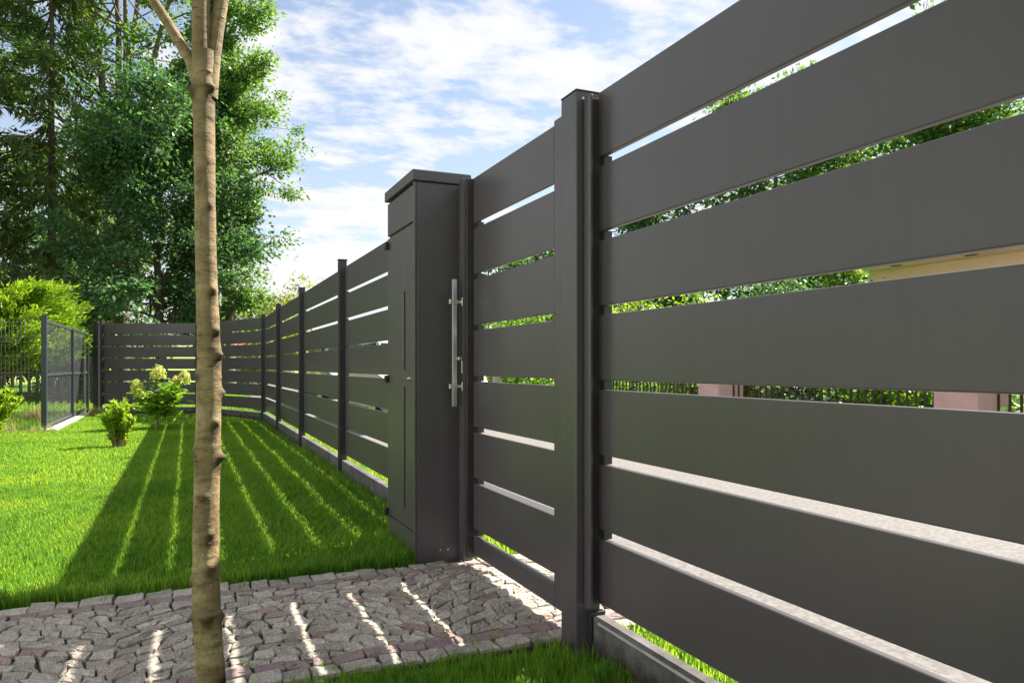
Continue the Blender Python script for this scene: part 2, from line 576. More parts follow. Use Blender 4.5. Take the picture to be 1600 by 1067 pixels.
stones.sort(key=lambda s_: seen(s_[2]))
restV, restF, restT, off = [], [], [], 0
slots = ['granite', 'porphyry', 'redstone']
for i, (V, F, c, mn) in enumerate(stones):
    if i < 300:
        me = bpy.data.meshes.new("cobblestone")
        me.from_pydata([(v[0] - c[0], v[1] - c[1], v[2]) for v in V], [], F)
        link("cobblestone", me, M[mn], path, (c[0], c[1], 0))
    else:
        restV.append(V); restF += [tuple(k + off for k in f) for f in F]; restT += [slots.index(mn)] * len(F); off += len(V)
me = bpy.data.meshes.new("cobblestone_paving")
me.from_pydata(np.vstack(restV).tolist(), [], restF)
for s_ in slots: me.materials.append(M[s_])
me.polygons.foreach_set("material_index", restT)
tag(link("cobblestone_paving", me, None, path), kind='stuff')

# ------------------------------------------------------------------ slatted fences
def board_me(ln, h, th=0.022):
    """hollow aluminium board, origin at its bottom outer corner, runs along +Y, face at x=0"""
    me = box_me(th, ln, h, min(0.0035, th * .3), 2)
    me.transform(Matrix.Translation((th / 2, ln / 2, 0)))
    for p in me.polygons: p.use_smooth = False
    return me

def fence_post(parent, x, y, h, rz=0.0):
    """H-section post with a flat cap and a thin central rib"""
    p = link("post", box_me(0.070, 0.050, h, 0.003), M['fence_dark'], parent, (x, y, 0), (0, 0, rz))
    link("post_cap", box_me(0.082, 0.062, 0.012, 0.003), M['fence_dark'], p, (0, 0, h + 0.0005))
    link("rib", box_me(0.006, 0.012, h - 0.02, 0.0015), M['fence'], p, (-0.0375, 0, 0.005))
    return p

def bay(parent, x, y0, y1, tops, h, gap, rz=0.0, th=0.022, spacer=True):
    """boards of one bay between two posts, all sharing one mesh; returns nothing"""
    ln = y1 - y0
    me = board_me(ln, h, th)
    for tz in tops:
        link("board", me, M['fence'], parent, (x, y0, tz - h), (0, 0, rz))
    if spacer:
        sm = box_me(0.030, 0.030, gap - 0.001)
        d = Vector((-math.sin(rz), math.cos(rz), 0))
        n = Vector((math.cos(rz), math.sin(rz), 0))
        for tz in tops[1:]:
            for s_ in (0.018, ln - 0.018):
                p = Vector((x, y0, 0)) + d * s_ + n * (th * 0.5 + 0.008)
                link("spacer", sm, M['fence_dark'], parent, (p.x, p.y, tz + 0.0005), (0, 0, rz))

FX = 1.305
# --- near run, right of the gate post
nf = empty("slat_fence", (0, 0, 0))
tag(nf, "tall anthracite slat fence nearest the viewer, right of the gate post", "fence")
tops_n = [1.940 - 0.2551 * k for k in range(7)]
bay(nf, FX, -0.16, 2.268, tops_n, 0.2231, 0.032)
bay(nf, FX, -2.70, -0.22, tops_n, 0.2231, 0.032)
fence_post(nf, 1.295, -0.19, 1.955)
# channel that holds the board ends at the gate post
ch = box("channel", 1.2600, 1.2715, 2.247, 2.291, 0.175, 1.925, M['fence'], nf, 0.003, 2)
box("channel_web", 1.2722, 1.345, 2.276, 2.291, 0.178, 1.922, M['fence_dark'], ch, 0.001, 1, tuple(ch.location))
def plinth(parent, x, y0, y1, h, rz=0.0, w_=0.048):
    ln = y1 - y0
    me = box_me(w_, ln - 0.006, h, 0.006, 2)
    me.transform(Matrix.Translation((w_ / 2, ln / 2, 0)))
    pl = link("concrete_plinth", me, M['concrete'], parent, (x, y0, -0.03), (0, 0, rz))
    return pl
pl = plinth(nf, 1.278, -0.16, 2.262, 0.178)
link("edge_strip", box_me(0.004, 2.36, 0.008), M['kerb'], pl, (-0.0022, 1.20, 0.160))
pl = plinth(nf, 1.278, -2.70, -0.22, 0.178)
sh = box("post_shoe", 1.272, 1.330, 2.264, 2.289, -0.02, 0.158, M['fence_dark'], nf, 0.002)

# --- long run from the letterbox pillar to the corner
lf = empty("slat_fence", (0, 0, 0))
tag(lf, "long anthracite slat fence running from the letterbox pillar to the corner", "fence")
tops_f = [1.884 - 0.2425 * k for k in range(7)]
posts_y = [4.30, 6.80, 9.36, 11.86, 14.28]
for y in posts_y:
    fence_post(lf, 1.287, y, 1.945 - (y - 4.3) * 0.002)
for a, b_ in zip(posts_y[:-1], posts_y[1:]):
    bay(lf, FX, a + 0.027, b_ - 0.027, tops_f, 0.2185, 0.0240, 0, 0.009)
    plinth(lf, 1.275, a + 0.026, b_ - 0.026, 0.195, 0, 0.055)
# --- angled back run
bf = empty("slat_fence", (0, 0, 0))
tag(bf, "low looking back slat fence closing the lawn behind the small flowering shrub", "fence")
BP = [(1.295, 14.31), (0.24, 16.80), (-1.60, 17.80)]
for (xa, ya), (xb, yb) in zip(BP[:-1], BP[1:]):
    ln = math.hypot(xb - xa, yb - ya)
    rz = math.atan2(-(xb - xa), yb - ya)
    me = board_me(ln - 0.06, 0.2140, 0.010)
    ux, uy = (xb - xa) / ln, (yb - ya) / ln
    for tz in tops_f:
        link("board", me, M['fence'], bf, (xa + ux * 0.03, ya + uy * 0.03, tz - 0.2140), (0, 0, rz))
    pme = box_me(0.055, ln - 0.03, 0.195, 0.006, 2); pme.transform(Matrix.Translation((0, ln / 2, 0)))
    link("concrete_plinth", pme, M['concrete'], bf, (xa, ya, -0.03), (0, 0, rz))
fence_post(bf, 0.22, 16.77, 1.93, 0.8)
fence_post(bf, -1.60, 17.78, 1.93, 1.07)
p = link("post", box_me(0.10, 0.10, 1.93, 0.003), M['fence_dark'], bf, (-1.70, 17.84, 0), (0, 0, 1.07))

# ------------------------------------------------------------------ gate post
gp = empty("gate_post", (1.2825, 2.36, 0))
tag(gp, "square anthracite gate post between the gate and the nearest fence boards", "gate post")
o0 = (1.2825, 2.36, 0)
box("shaft", 1.235, 1.330, 2.300, 2.415, -0.05, 1.950, M['fence'], gp, 0.004, 2, o0)
box("post_cap", 1.2335, 1.3315, 2.2985, 2.4165, 1.9504, 1.956, M['fence'], gp, 0.0015, 1, o0)
bm = bmesh.new(); bmesh.ops.create_cone(bm, cap_ends=True, segments=12, radius1=0.006, radius2=0.0045, depth=0.004)
scr = bpy.data.meshes.new("screw"); bm.to_mesh(scr); bm.free()
for p in scr.polygons: p.use_smooth = False
link("screw", scr, M['steel'], gp, (1.262 - o0[0], 2.2985 - o0[1], 1.925), (R(90), 0, 0))

# ------------------------------------------------------------------ gate
gt = empty("garden_gate", (FX, 2.55, 0))
tag(gt, "closed anthracite slatted garden gate with a long steel pull bar", "gate")
g0 = (FX, 2.55, 0)
GL, GR = 3.500, 2.613
gh = 0.2231
tz = [1.927 - 0.2504 * k for k in range(7)]
gme = board_me(GL - GR, 0.2504 - 0.0265, 0.011)
gm2 = board_me(GL - GR, 0.2504 - 0.0265, 0.060)
for k in range(7):
    link("board", gm2 if k == 6 else gme, M['fence'], gt, (0, GR - g0[1], tz[k] - 0.2239))
box("bottom_rail", FX, FX + 0.032, GR, GL, 0.071, 0.160, M['fence'], gt, 0.004, 2, g0)
st = box("hinge_stile", FX, FX + 0.045, 2.430, GR - 0.0006, 0.071, 1.946, M['fence'], gt, 0.003, 1, g0)
box("hinge", FX - 0.004, FX + 0.03, 2.418, 2.4295, 1.88, 1.965, M['fence'], gt, 0.001, 1, g0)
# latch-side channel stile
ls = box("latch_stile", 1.2600, 1.2720, 3.528, 3.585, 0.050, 1.930, M['fence'], gt, 0.003, 2, g0)
box("stile_web", 1.2725, FX + 0.045, 3.504, 3.528, 0.055, 1.926, M['fence_dark'], gt, 0.002, 1, g0)
sm = box_me(0.03, 0.05, 0.025)
for k in range(7):
    link("spacer", sm, M['fence_dark'], gt, (0.019, GL - 0.032 - g0[1], tz[k] - 0.2239 - 0.0258))
# pull bar on two stand-offs, lever and lock
HY_ = 3.548
hb = box("pull_bar", 1.210, 1.233, HY_ - 0.011, HY_ + 0.011, 0.800, 1.430, M['steel'], gt, 0.002, 2, g0)
for z in (1.318, 0.900):
    so = box("standoff", 1.2335, 1.2595, HY_ - 0.008, HY_ + 0.008, z - 0.008, z + 0.008, M['steel'], gt, 0.0015, 1, g0)
    box("bar_knob", 1.194, 1.2095, HY_ - 0.012, HY_ + 0.012, z - 0.012, z + 0.012, M['steel'], gt, 0.002, 1, g0)
    box("standoff_plate", 1.255, 1.2595, HY_ - 0.022, HY_ - 0.0082, z - 0.022, z + 0.022, M['steel'], gt, 0.001, 1, g0)
lk = box("lock_plate", 1.2545, 1.2597, 3.5285, 3.5385, 0.965, 1.035, M['steel'], gt, 0.001, 1, g0)
box("lever", 1.232, 1.2540, 3.515, 3.534, 1.028, 1.046, M['steel'], gt, 0.004, 2, g0)

# ------------------------------------------------------------------ letterbox pillar
lp = empty("letterbox_pillar", (1.175, 3.93, 0))
tag(lp, "tall anthracite letterbox pillar with slotted door beside the gate", "letterbox pillar")
l0 = (1.175, 3.93, 0)
X0, X1, Y0, Y1 = 1.062, 1.335, 3.655, 4.205
box("body", X0, X1, Y0, Y1, -0.03, 1.925, M['pillar'], lp, 0.004, 2, l0)
cp = box("cap", 1.036, X1 + 0.012, Y0 - 0.014, Y1 + 0.016, 1.926, 1.981, M['pillar'], lp, 0.004, 2, l0)
fx0, fx1 = 1.050, 1.0615
box("corner_trim", fx0 - 0.002, fx1, Y0, Y0 + 0.022, 0.0, 1.924, M['pillar'], lp, 0.002, 1, l0)
box("upper_panel", fx0, fx1, Y0 + 0.024, Y1 - 0.002, 1.730, 1.912, M['pillar'], lp, 0.002, 1, l0)
box("gate_jamb", 1.285, X1, 3.586, Y0 - 0.0005, -0.02, 1.920, M['pillar'], lp, 0.002, 1, l0)
# door with two tall slots: cut from strips so the slots are real openings
ya, yb, s0, s1 = Y0 + 0.025, Y1 - 0.004, 3.828, 3.862
door = box("door", fx0, fx1, s1, yb, 0.172, 1.716, M['pillar'], lp, 0.0015, 1, l0)
dl = tuple(Vector(l0) + door.location)
box("door_stile", fx0, fx1, ya, s0, 0.172, 1.716, M['pillar'], door, 0.0015, 1, dl)
for z0, z1 in ((0.172, 0.254), (0.890, 0.980), (1.391, 1.716)):
    box("door_rail", fx0 + 0.0008, fx1, s0 + 0.0003, s1 - 0.0003, z0, z1, M['pillar'], door, 0.0, 1, dl)
for z0, z1 in ((0.254, 0.890), (0.980, 1.391)):
    box("slot_glass", fx0 + 0.0095, fx1 - 0.0005, s0 + 0.0003, s1 - 0.0003, z0 + 0.0003, z1 - 0.0003, M['slot'], door, 0.0, 1, dl)
box("kick_panel", fx0, fx1, Y0 + 0.024, Y1 - 0.002, -0.02, 0.160, M['pillar'], lp, 0.002, 1, l0)
hm = box_me(0.022, 0.036, 0.040, 0.004, 2)
for z in (1.675, 0.928, 0.185):
    link("hinge", hm, M['black'], lp, (1.040 - l0[0], 4.188 - l0[1], z - 0.02))
bm = bmesh.new(); bmesh.ops.create_cone(bm, cap_ends=True, segments=16, radius1=0.011, radius2=0.008, depth=0.014)
kn = bpy.data.meshes.new("door_lock"); bm.to_mesh(kn); bm.free()
link("door_lock", kn, M['steel'], lp, (1.0425 - l0[0], 3.745 - l0[1], 0.935), (0, R(-90), 0))
for xx in (1.185, 1.225):
    link("bolt", scr, M['steel'], lp, (xx - l0[0], Y0 - 0.0015 - l0[1], 0.070), (R(90), 0, 0))

# ------------------------------------------------------------------ sapling in the foreground
m, t, b = mat("young_bark")
n0 = tex_noise(t, 7, 6, 0.6, 'Object', (1, 1, 2.2))
n1 = tex_noise(t, 70, 6, 0.72, 'Object', (0.75, 0.75, 1.5))
n2 = tex_noise(t, 48, 2, 0.5, 'Object', (0.8, 0.8, 3.2))
c = ramp_(t, n0, [(0.28, (0.105, 0.070, 0.030)), (0.5, (0.25, 0.176, 0.080)), (0.72, (0.40, 0.315, 0.165))])
for s_ in (ramp_(t, n1, [(0.33, (0.66, 0.64, 0.62)), (0.5, (1, 1, 1)), (0.7, (1.2, 1.18, 1.12))]),
           ramp_(t, n2, [(0.27, (0.38, 0.33, 0.28)), (0.37, (1, 1, 1)), (0.68, (1, 1, 1)), (0.74, (1.3, 1.25, 1.15))])):
    mu = tnode(t, "ShaderNodeMix", data_type='RGBA', blend_type='MULTIPLY'); mu.inputs[0].default_value = 1.0
    t.links.new(c, mu.inputs[6]); t.links.new(s_, mu.inputs[7]); c = mu.outputs[2]
n3 = tex_noise(t, 120, 4, 0.7, 'Object', (1.2, 1.2, .22))
mu = tnode(t, "ShaderNodeMix", data_type='RGBA', blend_type='MULTIPLY'); mu.inputs[0].default_value = 1.0
t.links.new(c, mu.inputs[6]); t.links.new(ramp_(t, n3, [(0.34, (0.75, 0.7, 0.66)), (0.46, (1, 1, 1)), (0.62, (1.0, 1.0, 1)), (0.72, (1.15, 1.13, 1.1))]), mu.inputs[7]); c = mu.outputs[2]
av = tnode(t, "ShaderNodeAttribute", attribute_name="scar")
mu = tnode(t, "ShaderNodeMix", data_type='RGBA', blend_type='MULTIPLY')
t.links.new(av.outputs["Fac"], mu.inputs[0]); t.links.new(c, mu.inputs[6]); mu.inputs[7].default_value = (0.32, 0.26, 0.20, 1); c = mu.outputs[2]
t.links.new(c, b.inputs["Base Color"])
b.inputs["Roughness"].default_value = 0.75
bump_(t, b, n1, 1.0, 0.004)
M['young_bark'] = m

def knobby(name, pts, rad, mt, parent, knots, rings=560, sides=40, loc=(0, 0, 0)):
    """trunk as one smooth tube with bumps, collars and branch scars"""
    pts = np.array(pts, float); rad = np.array(rad, float)
    s = np.linspace(0, 1, len(pts)); u = np.linspace(0, 1, rings)
    def smooth(a):
        v = np.interp(u, s, a); k = max(3, rings // 24)
        pad = np.pad(v, k, mode='edge')
        pad[:k] = 2 * v[0] - pad[2 * k:k:-1]; pad[-k:] = 2 * v[-1] - pad[-k - 2:-2 * k - 2:-1]
        return np.convolve(pad, np.ones(2 * k + 1) / (2 * k + 1), mode='valid')
    C = np.column_stack([smooth(pts[:, i]) for i in range(3)])
    rr = smooth(rad)
    th = np.linspace(0, 2 * np.pi, sides, endpoint=False)
    T, Z = np.meshgrid(th, C[:, 2])
    fz = np.interp(Z[:, 0], np.linspace(-.1, 1.7, 90), np.random.default_rng(3).normal(0, 1, 90))
    D = rr[:, None] * np.ones_like(T) * (1 + 0.012 * fz[:, None])
    D *= 1 + 0.03 * np.sin(2 * T + 9 * Z) + 0.02 * np.sin(3 * T - 17 * Z)
    SC = np.zeros_like(T)
    for (kz, ka, amp, wz, wa) in knots:
        dz = (Z - kz) / wz
        da = (np.angle(np.exp(1j * (T - ka)))) / wa
        D += amp * np.exp(-dz * dz - da * da)
        if abs(amp) > .0012 and wa < 2: SC += min(1.0, abs(amp) / .004) * np.exp(-((Z - kz + .005) / (wz * 1.5)) ** 2 - (da / 1.3) ** 2)
        elif wa > 2: SC += .35 * np.exp(-dz * dz * 2)
    V = np.stack([C[:, 0][:, None] + D * np.cos(T), C[:, 1][:, None] + D * np.sin(T), Z], -1).reshape(-1, 3)
    F = []
    for i in range(rings - 1):
        for j in range(sides):
            j2 = (j + 1) % sides
            F.append((i * sides + j, i * sides + j2, (i + 1) * sides + j2, (i + 1) * sides + j))
    me = mesh_np(name, V, F, 4, True)
    at = me.attributes.new("scar", 'FLOAT', 'POINT'); at.data.foreach_set("value", np.clip(SC, 0, 1).ravel().astype(np.float32))
    return link(name, me, mt, parent, loc)

# positions along the stem: sideways shift (camera-right is about +X*0.918 -Y*0.397 here) kept in world metres
SX, SY = 0.040, 1.395          # foot of the stem
lat = lambda q: (SX + q * 0.918, SY - q * 0.397)
stem_pts, stem_rad = [], []
for z, q, r_ in ((-0.05, 0.004, .046), (0.03, 0.004, .037), (0.15, 0.004, .030), (0.30, 0.004, .0275), (0.42, 0.004, .0262), (0.50, -0.002, .0250),
                 (0.56, -0.0075, .0246), (0.64, -0.009, .0240), (0.72, -0.009, .0234), (0.815, -0.006, .0226), (0.90, -0.0045, .0220), (0.97, -0.0036, .0216),
                 (1.035, -0.0036, .0212), (1.112, -0.007, .0200), (1.30, -0.0104, .0192), (1.44, -0.0126, .0194), (1.50, -0.0126, .0200), (1.54, -0.0120, .0195)):
    stem_pts.append((*lat(q), z)); stem_rad.append(r_ * (.90 if z > .7 else .95))
knots = []
krng = random.Random(5)
CA = math.atan2(-0.918 * 0 - 1, 0)     # towards the camera is -Y
for z in np.arange(0.30, 1.5, 0.034):
    a = CA + krng.uniform(-1.3, 1.3)
    knots.append((z + krng.uniform(-.012, .012), a, krng.uniform(0.0006, 0.0022), krng.uniform(0.002, 0.004), krng.uniform(0.15, 0.5)))
for z, da, amp in ((0.575, 0, .004), (0.57, 1.4, .004), (0.573, -1.4, .003), (0.845, 1.2, .0075), (0.855, -1.5, .003), (0.955, 1.5, .005), (0.985, -1.2, .003),
                   (1.02, 0.9, .006), (1.06, 0.7, .005), (1.13, 0.5, .004), (0.905, 0.5, .005), (0.715, 0.3, .0035), (0.66, 0.35, .004), (0.635, -1.5, .004),
                   (1.275, 0.4, .003), (1.47, -1.3, .006), (1.475, 0.6, .006), (1.48, 1.4, .004), (0.47, 0.7, .003), (0.44, -.9, .003), (0.78, -.3, .003)):
    knots.append((z, CA + da, amp, 0.0058, 0.28)); knots.append((z - .004, CA + da, amp * .55, 0.013, 0.5)); knots.append((z - .011, CA + da, -amp * .35, 0.004, 0.3))
for z in (0.575, 0.86, 1.03, 1.475, 0.70, 0.49, 1.2):
    knots.append((z, CA, 0.0008, 0.005, 9.0))
sap = empty("young_tree", (0, 0, 0))
tag(sap, "slender young tree with knobbly tan bark standing in the foreground", "tree")
knobby("trunk", stem_pts, stem_rad, M['young_bark'], sap, knots)
tb = Tubes()
F0 = np.array([*lat(-0.028), 1.50])
dirs = []
def pt(q, z, dy=0.0):
    x, y = lat(q); return np.array([x, y + dy, z])
limbs = [
    ([pt(-0.0125, 1.47), pt(-0.0165, 1.54), pt(-0.0170, 1.62), pt(-0.0150, 1.80), pt(-0.005, 2.1), pt(-0.015, 2.6)], [.0168, .0160, .0152, .0142, .012, .006]),
    ([pt(-0.004, 1.46, .004), pt(0.002, 1.52, .010), pt(0.010, 1.58, .014), pt(0.020, 1.64, .02), pt(0.06, 1.85, .05), pt(0.14, 2.3, .12)], [.0150, .0135, .0122, .0115, .009, .004]),
    ([pt(0.016, 1.60, .014), pt(0.012, 1.68, .03), pt(0.005, 1.9, .10), pt(0.01, 2.2, .2)], [.009, .0085, .007, .003]),
    ([pt(-0.020, 1.475), pt(-0.036, 1.525), pt(-0.072, 1.585), pt(-0.104, 1.635), pt(-0.16, 1.78), pt(-0.29, 2.1)], [.0095, .0092, .0088, .0082, .007, .003]),
]
for p_, r_ in limbs:
    tb.add(p_, r_, 14)
tips = [l[0][-1] for l in limbs] + [l[0][-2] for l in limbs]
for k in range(22):
    q = limbs[rnd.randrange(4)][0]
    a = q[-2] + (q[-1] - q[-2]) * rnd.random()
    e = a + np.array([rnd.uniform(-.35, .35), rnd.uniform(-.35, .35), rnd.uniform(.1, .5)])
    tb.add([a, (a + e) / 2 + rng.normal(0, .02, 3), e], [.004, .003, .0015], 5)
    tips.append(e)
tb.build("branch", M['young_bark'], sap)
T_ = np.array([t_ for t_ in tips if t_[2] > 1.95])
P = np.repeat(T_, 22, 0) + rng.normal(0, 0.09, (len(T_) * 22, 3)); P = P[P[:, 2] > 1.92]
V, F = leaves(P, rng.normal(0, 1, P.shape) + [0, 0, -.3], rng.normal(0, .5, P.shape) + [0, 0, 1], 0.07, 0.05)
link("crown", mesh_np("crown", V, F, 4), M['leaf_ash'], sap)

# ------------------------------------------------------------------ trees
def broadleaf(name, x, y, H, lo, rad_fn, n_limb, n_leaf, leaf, m_leaf, m_bark, r0, label, group=None, lean=(0, 0), forks=None, clump=0.55, elev=(0.15, 0.8), seed=0, parts_sub=6):
    g = np.random.default_rng(seed + 100)
    root = empty(name, (x, y, 0))
    tag(root, label, "tree", group)
    tb = Tubes()
    tips = []
    leaders = []
    if forks is None:
        k = 9
        pts = [np.array([lean[0] * (i / (k - 1)) ** 1.5 + g.normal(0, .06), lean[1] * (i / (k - 1)) ** 1.5 + g.normal(0, .06), H * 0.97 * i / (k - 1)]) for i in range(k)]
        pts[0][2] = -0.1
        rr = [r0 * (1 - 0.93 * (i / (k - 1)) ** 0.9) + 0.01 for i in range(k)]
        rr[0] *= 1.3
        tb.add(pts, rr, 8); leaders.append((pts, rr))
    else:
        zf, dirs_ = forks
        pts = [np.array([g.normal(0, .04), g.normal(0, .04), zf * i / 4]) for i in range(5)]; pts[0][2] = -0.1
        rr = [r0 * (1 - .25 * i / 4) for i in range(5)]
        tb.add(pts, rr, 8); leaders.append((pts, rr))
        for (dx, dy, top) in dirs_:
            k = 8
            q = [pts[-1] + np.array([dx * (i / (k - 1)) + g.normal(0, .07) * (i > 0), dy * (i / (k - 1)) + g.normal(0, .07) * (i > 0), (top - zf) * (i / (k - 1)) ** 0.9]) for i in range(k)]
            q[0] = pts[-1] - np.array([0, 0, .15])
            r2 = [r0 * 0.5 * (1 - 0.9 * (i / (k - 1))) + 0.012 for i in range(k)]
            tb.add(q, r2, 7); leaders.append((q, r2))
    for i in range(n_limb):
        u = (i + g.random()) / n_limb
        z = lo + (H - lo) * (u ** 0.9)
        pts, rr = leaders[g.integers(len(leaders))] if len(leaders) > 1 else leaders[0]
        zs = np.array([p[2] for p in pts])
        zb = max(min(z - 0.4, zs.max() - 0.1), zs.min() + 0.3)
        j = int(np.searchsorted(zs, zb)); j = min(max(j, 1), len(pts) - 1)
        f = (zb - zs[j - 1]) / (zs[j] - zs[j - 1] + 1e-6)
        b0 = pts[j - 1] + (pts[j] - pts[j - 1]) * f
        rb = (rr[j - 1] + (rr[j] - rr[j - 1]) * f) * 0.45
        az = g.random() * 2 * np.pi
        ln = rad_fn(z, az) * g.uniform(0.55, 1.08)
        el = g.uniform(*elev)
        d = np.array([math.cos(az), math.sin(az), math.tan(el)]); d /= np.linalg.norm(d[:2])
        n_ = 5
        lp_ = [b0 + d * ln * (k / (n_ - 1)) + np.array([0, 0, -0.10 * ln * (k / (n_ - 1)) ** 2]) + g.normal(0, .05 * ln * .4, 3) * (k > 0) for k in range(n_)]
        tb.add(lp_, [max(rb, .018) * (1 - .85 * k / (n_ - 1)) for k in range(n_)], 5)
        tips.append((lp_[-1], d))
        for k in range(parts_sub):
            a = g.uniform(0.35, 1.0)
            ii = min(int(a * (n_ - 1)), n_ - 2); fr_ = a * (n_ - 1) - ii
            s0_ = lp_[ii] + (lp_[ii + 1] - lp_[ii]) * fr_
            dd = d / np.linalg.norm(d) + g.normal(0, .65, 3)
            e = s0_ + dd * ln * g.uniform(.16, .38)
            tb.add([s0_, (s0_ + e) / 2 + g.normal(0, .03, 3), e], [.016, .011, .005], 4)
            tips.append((e, dd))
    tb.build("trunk", m_bark, root)
    T = np.array([t_[0] for t_ in tips]); Dd = unit(np.array([t_[1] for t_ in tips]))
    wgt = g.gamma(1.6, 1, len(T)); wgt /= wgt.sum()
    idx = g.choice(len(T), n_leaf, p=wgt)
    sz = g.uniform(.5, 1.15, len(T))[idx][:, None] * clump
    off_ = g.normal(0, 1, (n_leaf, 3)) * [1, 1, .6] * sz * 0.55
    P = T[idx] + off_
    D = unit(off_) * .6 + Dd[idx] * .5 + g.normal(0, .5, P.shape) + [0, 0, -.25]
    N = g.normal(0, .6, P.shape) + np.array([0, 0, 1.0]) + unit(off_) * .4
    keep = P[:, 2] > 0.25
    V, F = leaves(P[keep], D[keep], N[keep], leaf, leaf * .55)
    link("crown", mesh_np("crown", V, F, 4), m_leaf, root)
    return root

def spruce(name, x, y, H, Rb, lo, m_leaf, m_bark, label, group=None, seed=0, droop=0.5, per=26, leaf=0.20, step=0.33, gap=0.25, category="tree", r0=None, sparse=1.0):
    g = np.random.default_rng(seed + 500)
    root = empty(name, (x, y, 0))
    tag(root, label, category, group)
    tb = Tubes()
    r0 = r0 or H * 0.011
    pts = [np.array([g.normal(0, .02), g.normal(0, .02), H * i / 8]) for i in range(9)]; pts[0][2] = -.1
    tb.add(pts, [r0 * (1 - .95 * i / 8) + .004 for i in range(9)], 8)
    Ps, Ds, Ns = [], [], []
    z = lo
    while z < H - .15:
        nb = 6
        a0 = g.random() * 6.28
        for k in range(nb):
            if g.random() < gap: continue
            az = a0 + k * 6.28 / nb + g.normal(0, .25)
            ln = Rb * (1 - (z - lo * .6) / (H - lo * .6)) ** 0.75 * g.uniform(.65, 1.1) + .12
            d = np.array([math.cos(az), math.sin(az), 0])
            n_ = 6
            bp = []
            for q in range(n_):
                s_ = q / (n_ - 1)
                bp.append(np.array([0, 0, z]) + d * ln * s_ + np.array([0, 0, ln * (-droop * s_ + droop * .55 * s_ ** 3 + (.18 if droop < .2 else 0) * s_)]))
            tb.add(bp, [max(.012, r0 * .22) * (1 - .85 * q / (n_ - 1)) for q in range(n_)], 4)
            m_ = max(6, int(per * ln * sparse))
            s_ = g.uniform(.15, 1.0, m_) ** .8
            ii = np.minimum((s_ * (n_ - 1)).astype(int), n_ - 2); fr_ = s_ * (n_ - 1) - ii
            B = np.array(bp)
            base = B[ii] + (B[ii + 1] - B[ii]) * fr_[:, None]
            side = np.array([-d[1], d[0], 0])
            sg = g.choice([-1, 1], m_)[:, None]
            for hang in range(3):
                dd = side * sg * g.uniform(.1, 1, (m_, 1)) + d * g.uniform(.2, .9, (m_, 1)) + np.array([0, 0, -1]) * g.uniform(0, droop * 2.2, (m_, 1)) + g.normal(0, .22, (m_, 3))
                Ps.append(base + unit(dd) * g.uniform(0, .22 * min(1.5, ln), (m_, 1))); Ds.append(dd); Ns.append(g.normal(0, .5, (m_, 3)) + [0, 0, 1])
        z += step * g.uniform(.75, 1.25)
    tb.build("trunk", m_bark, root)
    P = np.vstack(Ps)
    V, F = leaves(P, np.vstack(Ds), np.vstack(Ns), leaf, leaf * .24, .1)
    link("crown", mesh_np("crown", V, F, 4), m_leaf, root)
    return root

def lumpy(base, amp, sd):
    g = np.random.default_rng(sd); ph = g.random(6) * 6.28
    return lambda z, az: base(z) * (1 + amp * (.6 * math.sin(1.15 * z + 2 * az + ph[0]) + .4 * math.sin(2.3 * z - 3 * az + ph[1])))

grp = "tall trees beyond the back fence"
broadleaf("ash_tree", -2.1, 30.3, 19.5, 7.6, lumpy(lambda z: 4.0 if z < 15 else 3.4, .25, 1), 88, 66000, .14, M['leaf_ash'], M['bark_ash'], .27,
          "tall airy broadleaf tree with several upright stems seen against the sky", grp, forks=(7.6, [(-.3, .2, 19), (.9, .5, 18.5), (-1.8, -.4, 17.5), (2.4, -.3, 17.5), (.2, -1.0, 16.5)]), clump=.50, seed=1)
broadleaf("maple_tree", -0.75, 26.6, 9.2, 1.9, lumpy(lambda z: 2.7 - .16 * abs(z - 4.5), .2, 2), 62, 50000, .135, M['leaf_maple'], M['bark_dark'], .17,
          "dense dark green broadleaf tree right behind the back fence", grp, clump=.52, seed=2)
broadleaf("ash_tree", 1.25, 27.4, 18.5, 1.9, lumpy(lambda z: 1.62 if z < 10.5 else .75, .30, 3), 84, 64000, .135, M['leaf_ash'], M['bark_ash'], .22,
          "tall narrow broadleaf tree whose ragged right edge stands against the clouds", grp, clump=.50, seed=3, elev=(.0, .7))
spruce("spruce_tree", -4.08, 29.0, 19, 3.6, 3.2, M['leaf_spruce'], M['bark_dark'], "tall dark spruce with drooping branches and a straight bare lower trunk", grp, 1, .75, 32, .30, .54, .38, r0=.17, sparse=.75)
spruce("spruce_tree", -6.9, 28.6, 18, 3.9, 1.8, M['leaf_spruce'], M['bark_dark'], "dense dark spruce at the far left edge of the tree row", grp, 2, .6, 38, .30, .52, .30, r0=.18, sparse=.65)
spruce("spruce_tree", -2.9, 33.8, 11.5, 2.6, 1.2, M['leaf_spruce'], M['bark_dark'], "shorter dark conifer in the gap between the tall spruce and the broadleaf trees", grp, 3, .65, 34, .30, .50, .3, sparse=.6)
broadleaf("broadleaf_tree", -5.6, 44, 11, 2.5, lumpy(lambda z: 2.8 - .12 * abs(z - 7), .3, 6), 40, 16000, .2, M['leaf_ash'], M['bark_dark'], .22,
          "far broadleaf tree glimpsed through the gap beside the bare spruce trunk", grp, clump=.9, seed=6)
broadleaf("golden_shrub", 2.9, 31.5, 3.7, .3, lambda z, a: 1.5, 26, 9000, .14, M['leaf_yellow'], M['bark_dark'], .06,
          "yellowish green shrub showing above the fence corner", None, clump=.5, seed=7)
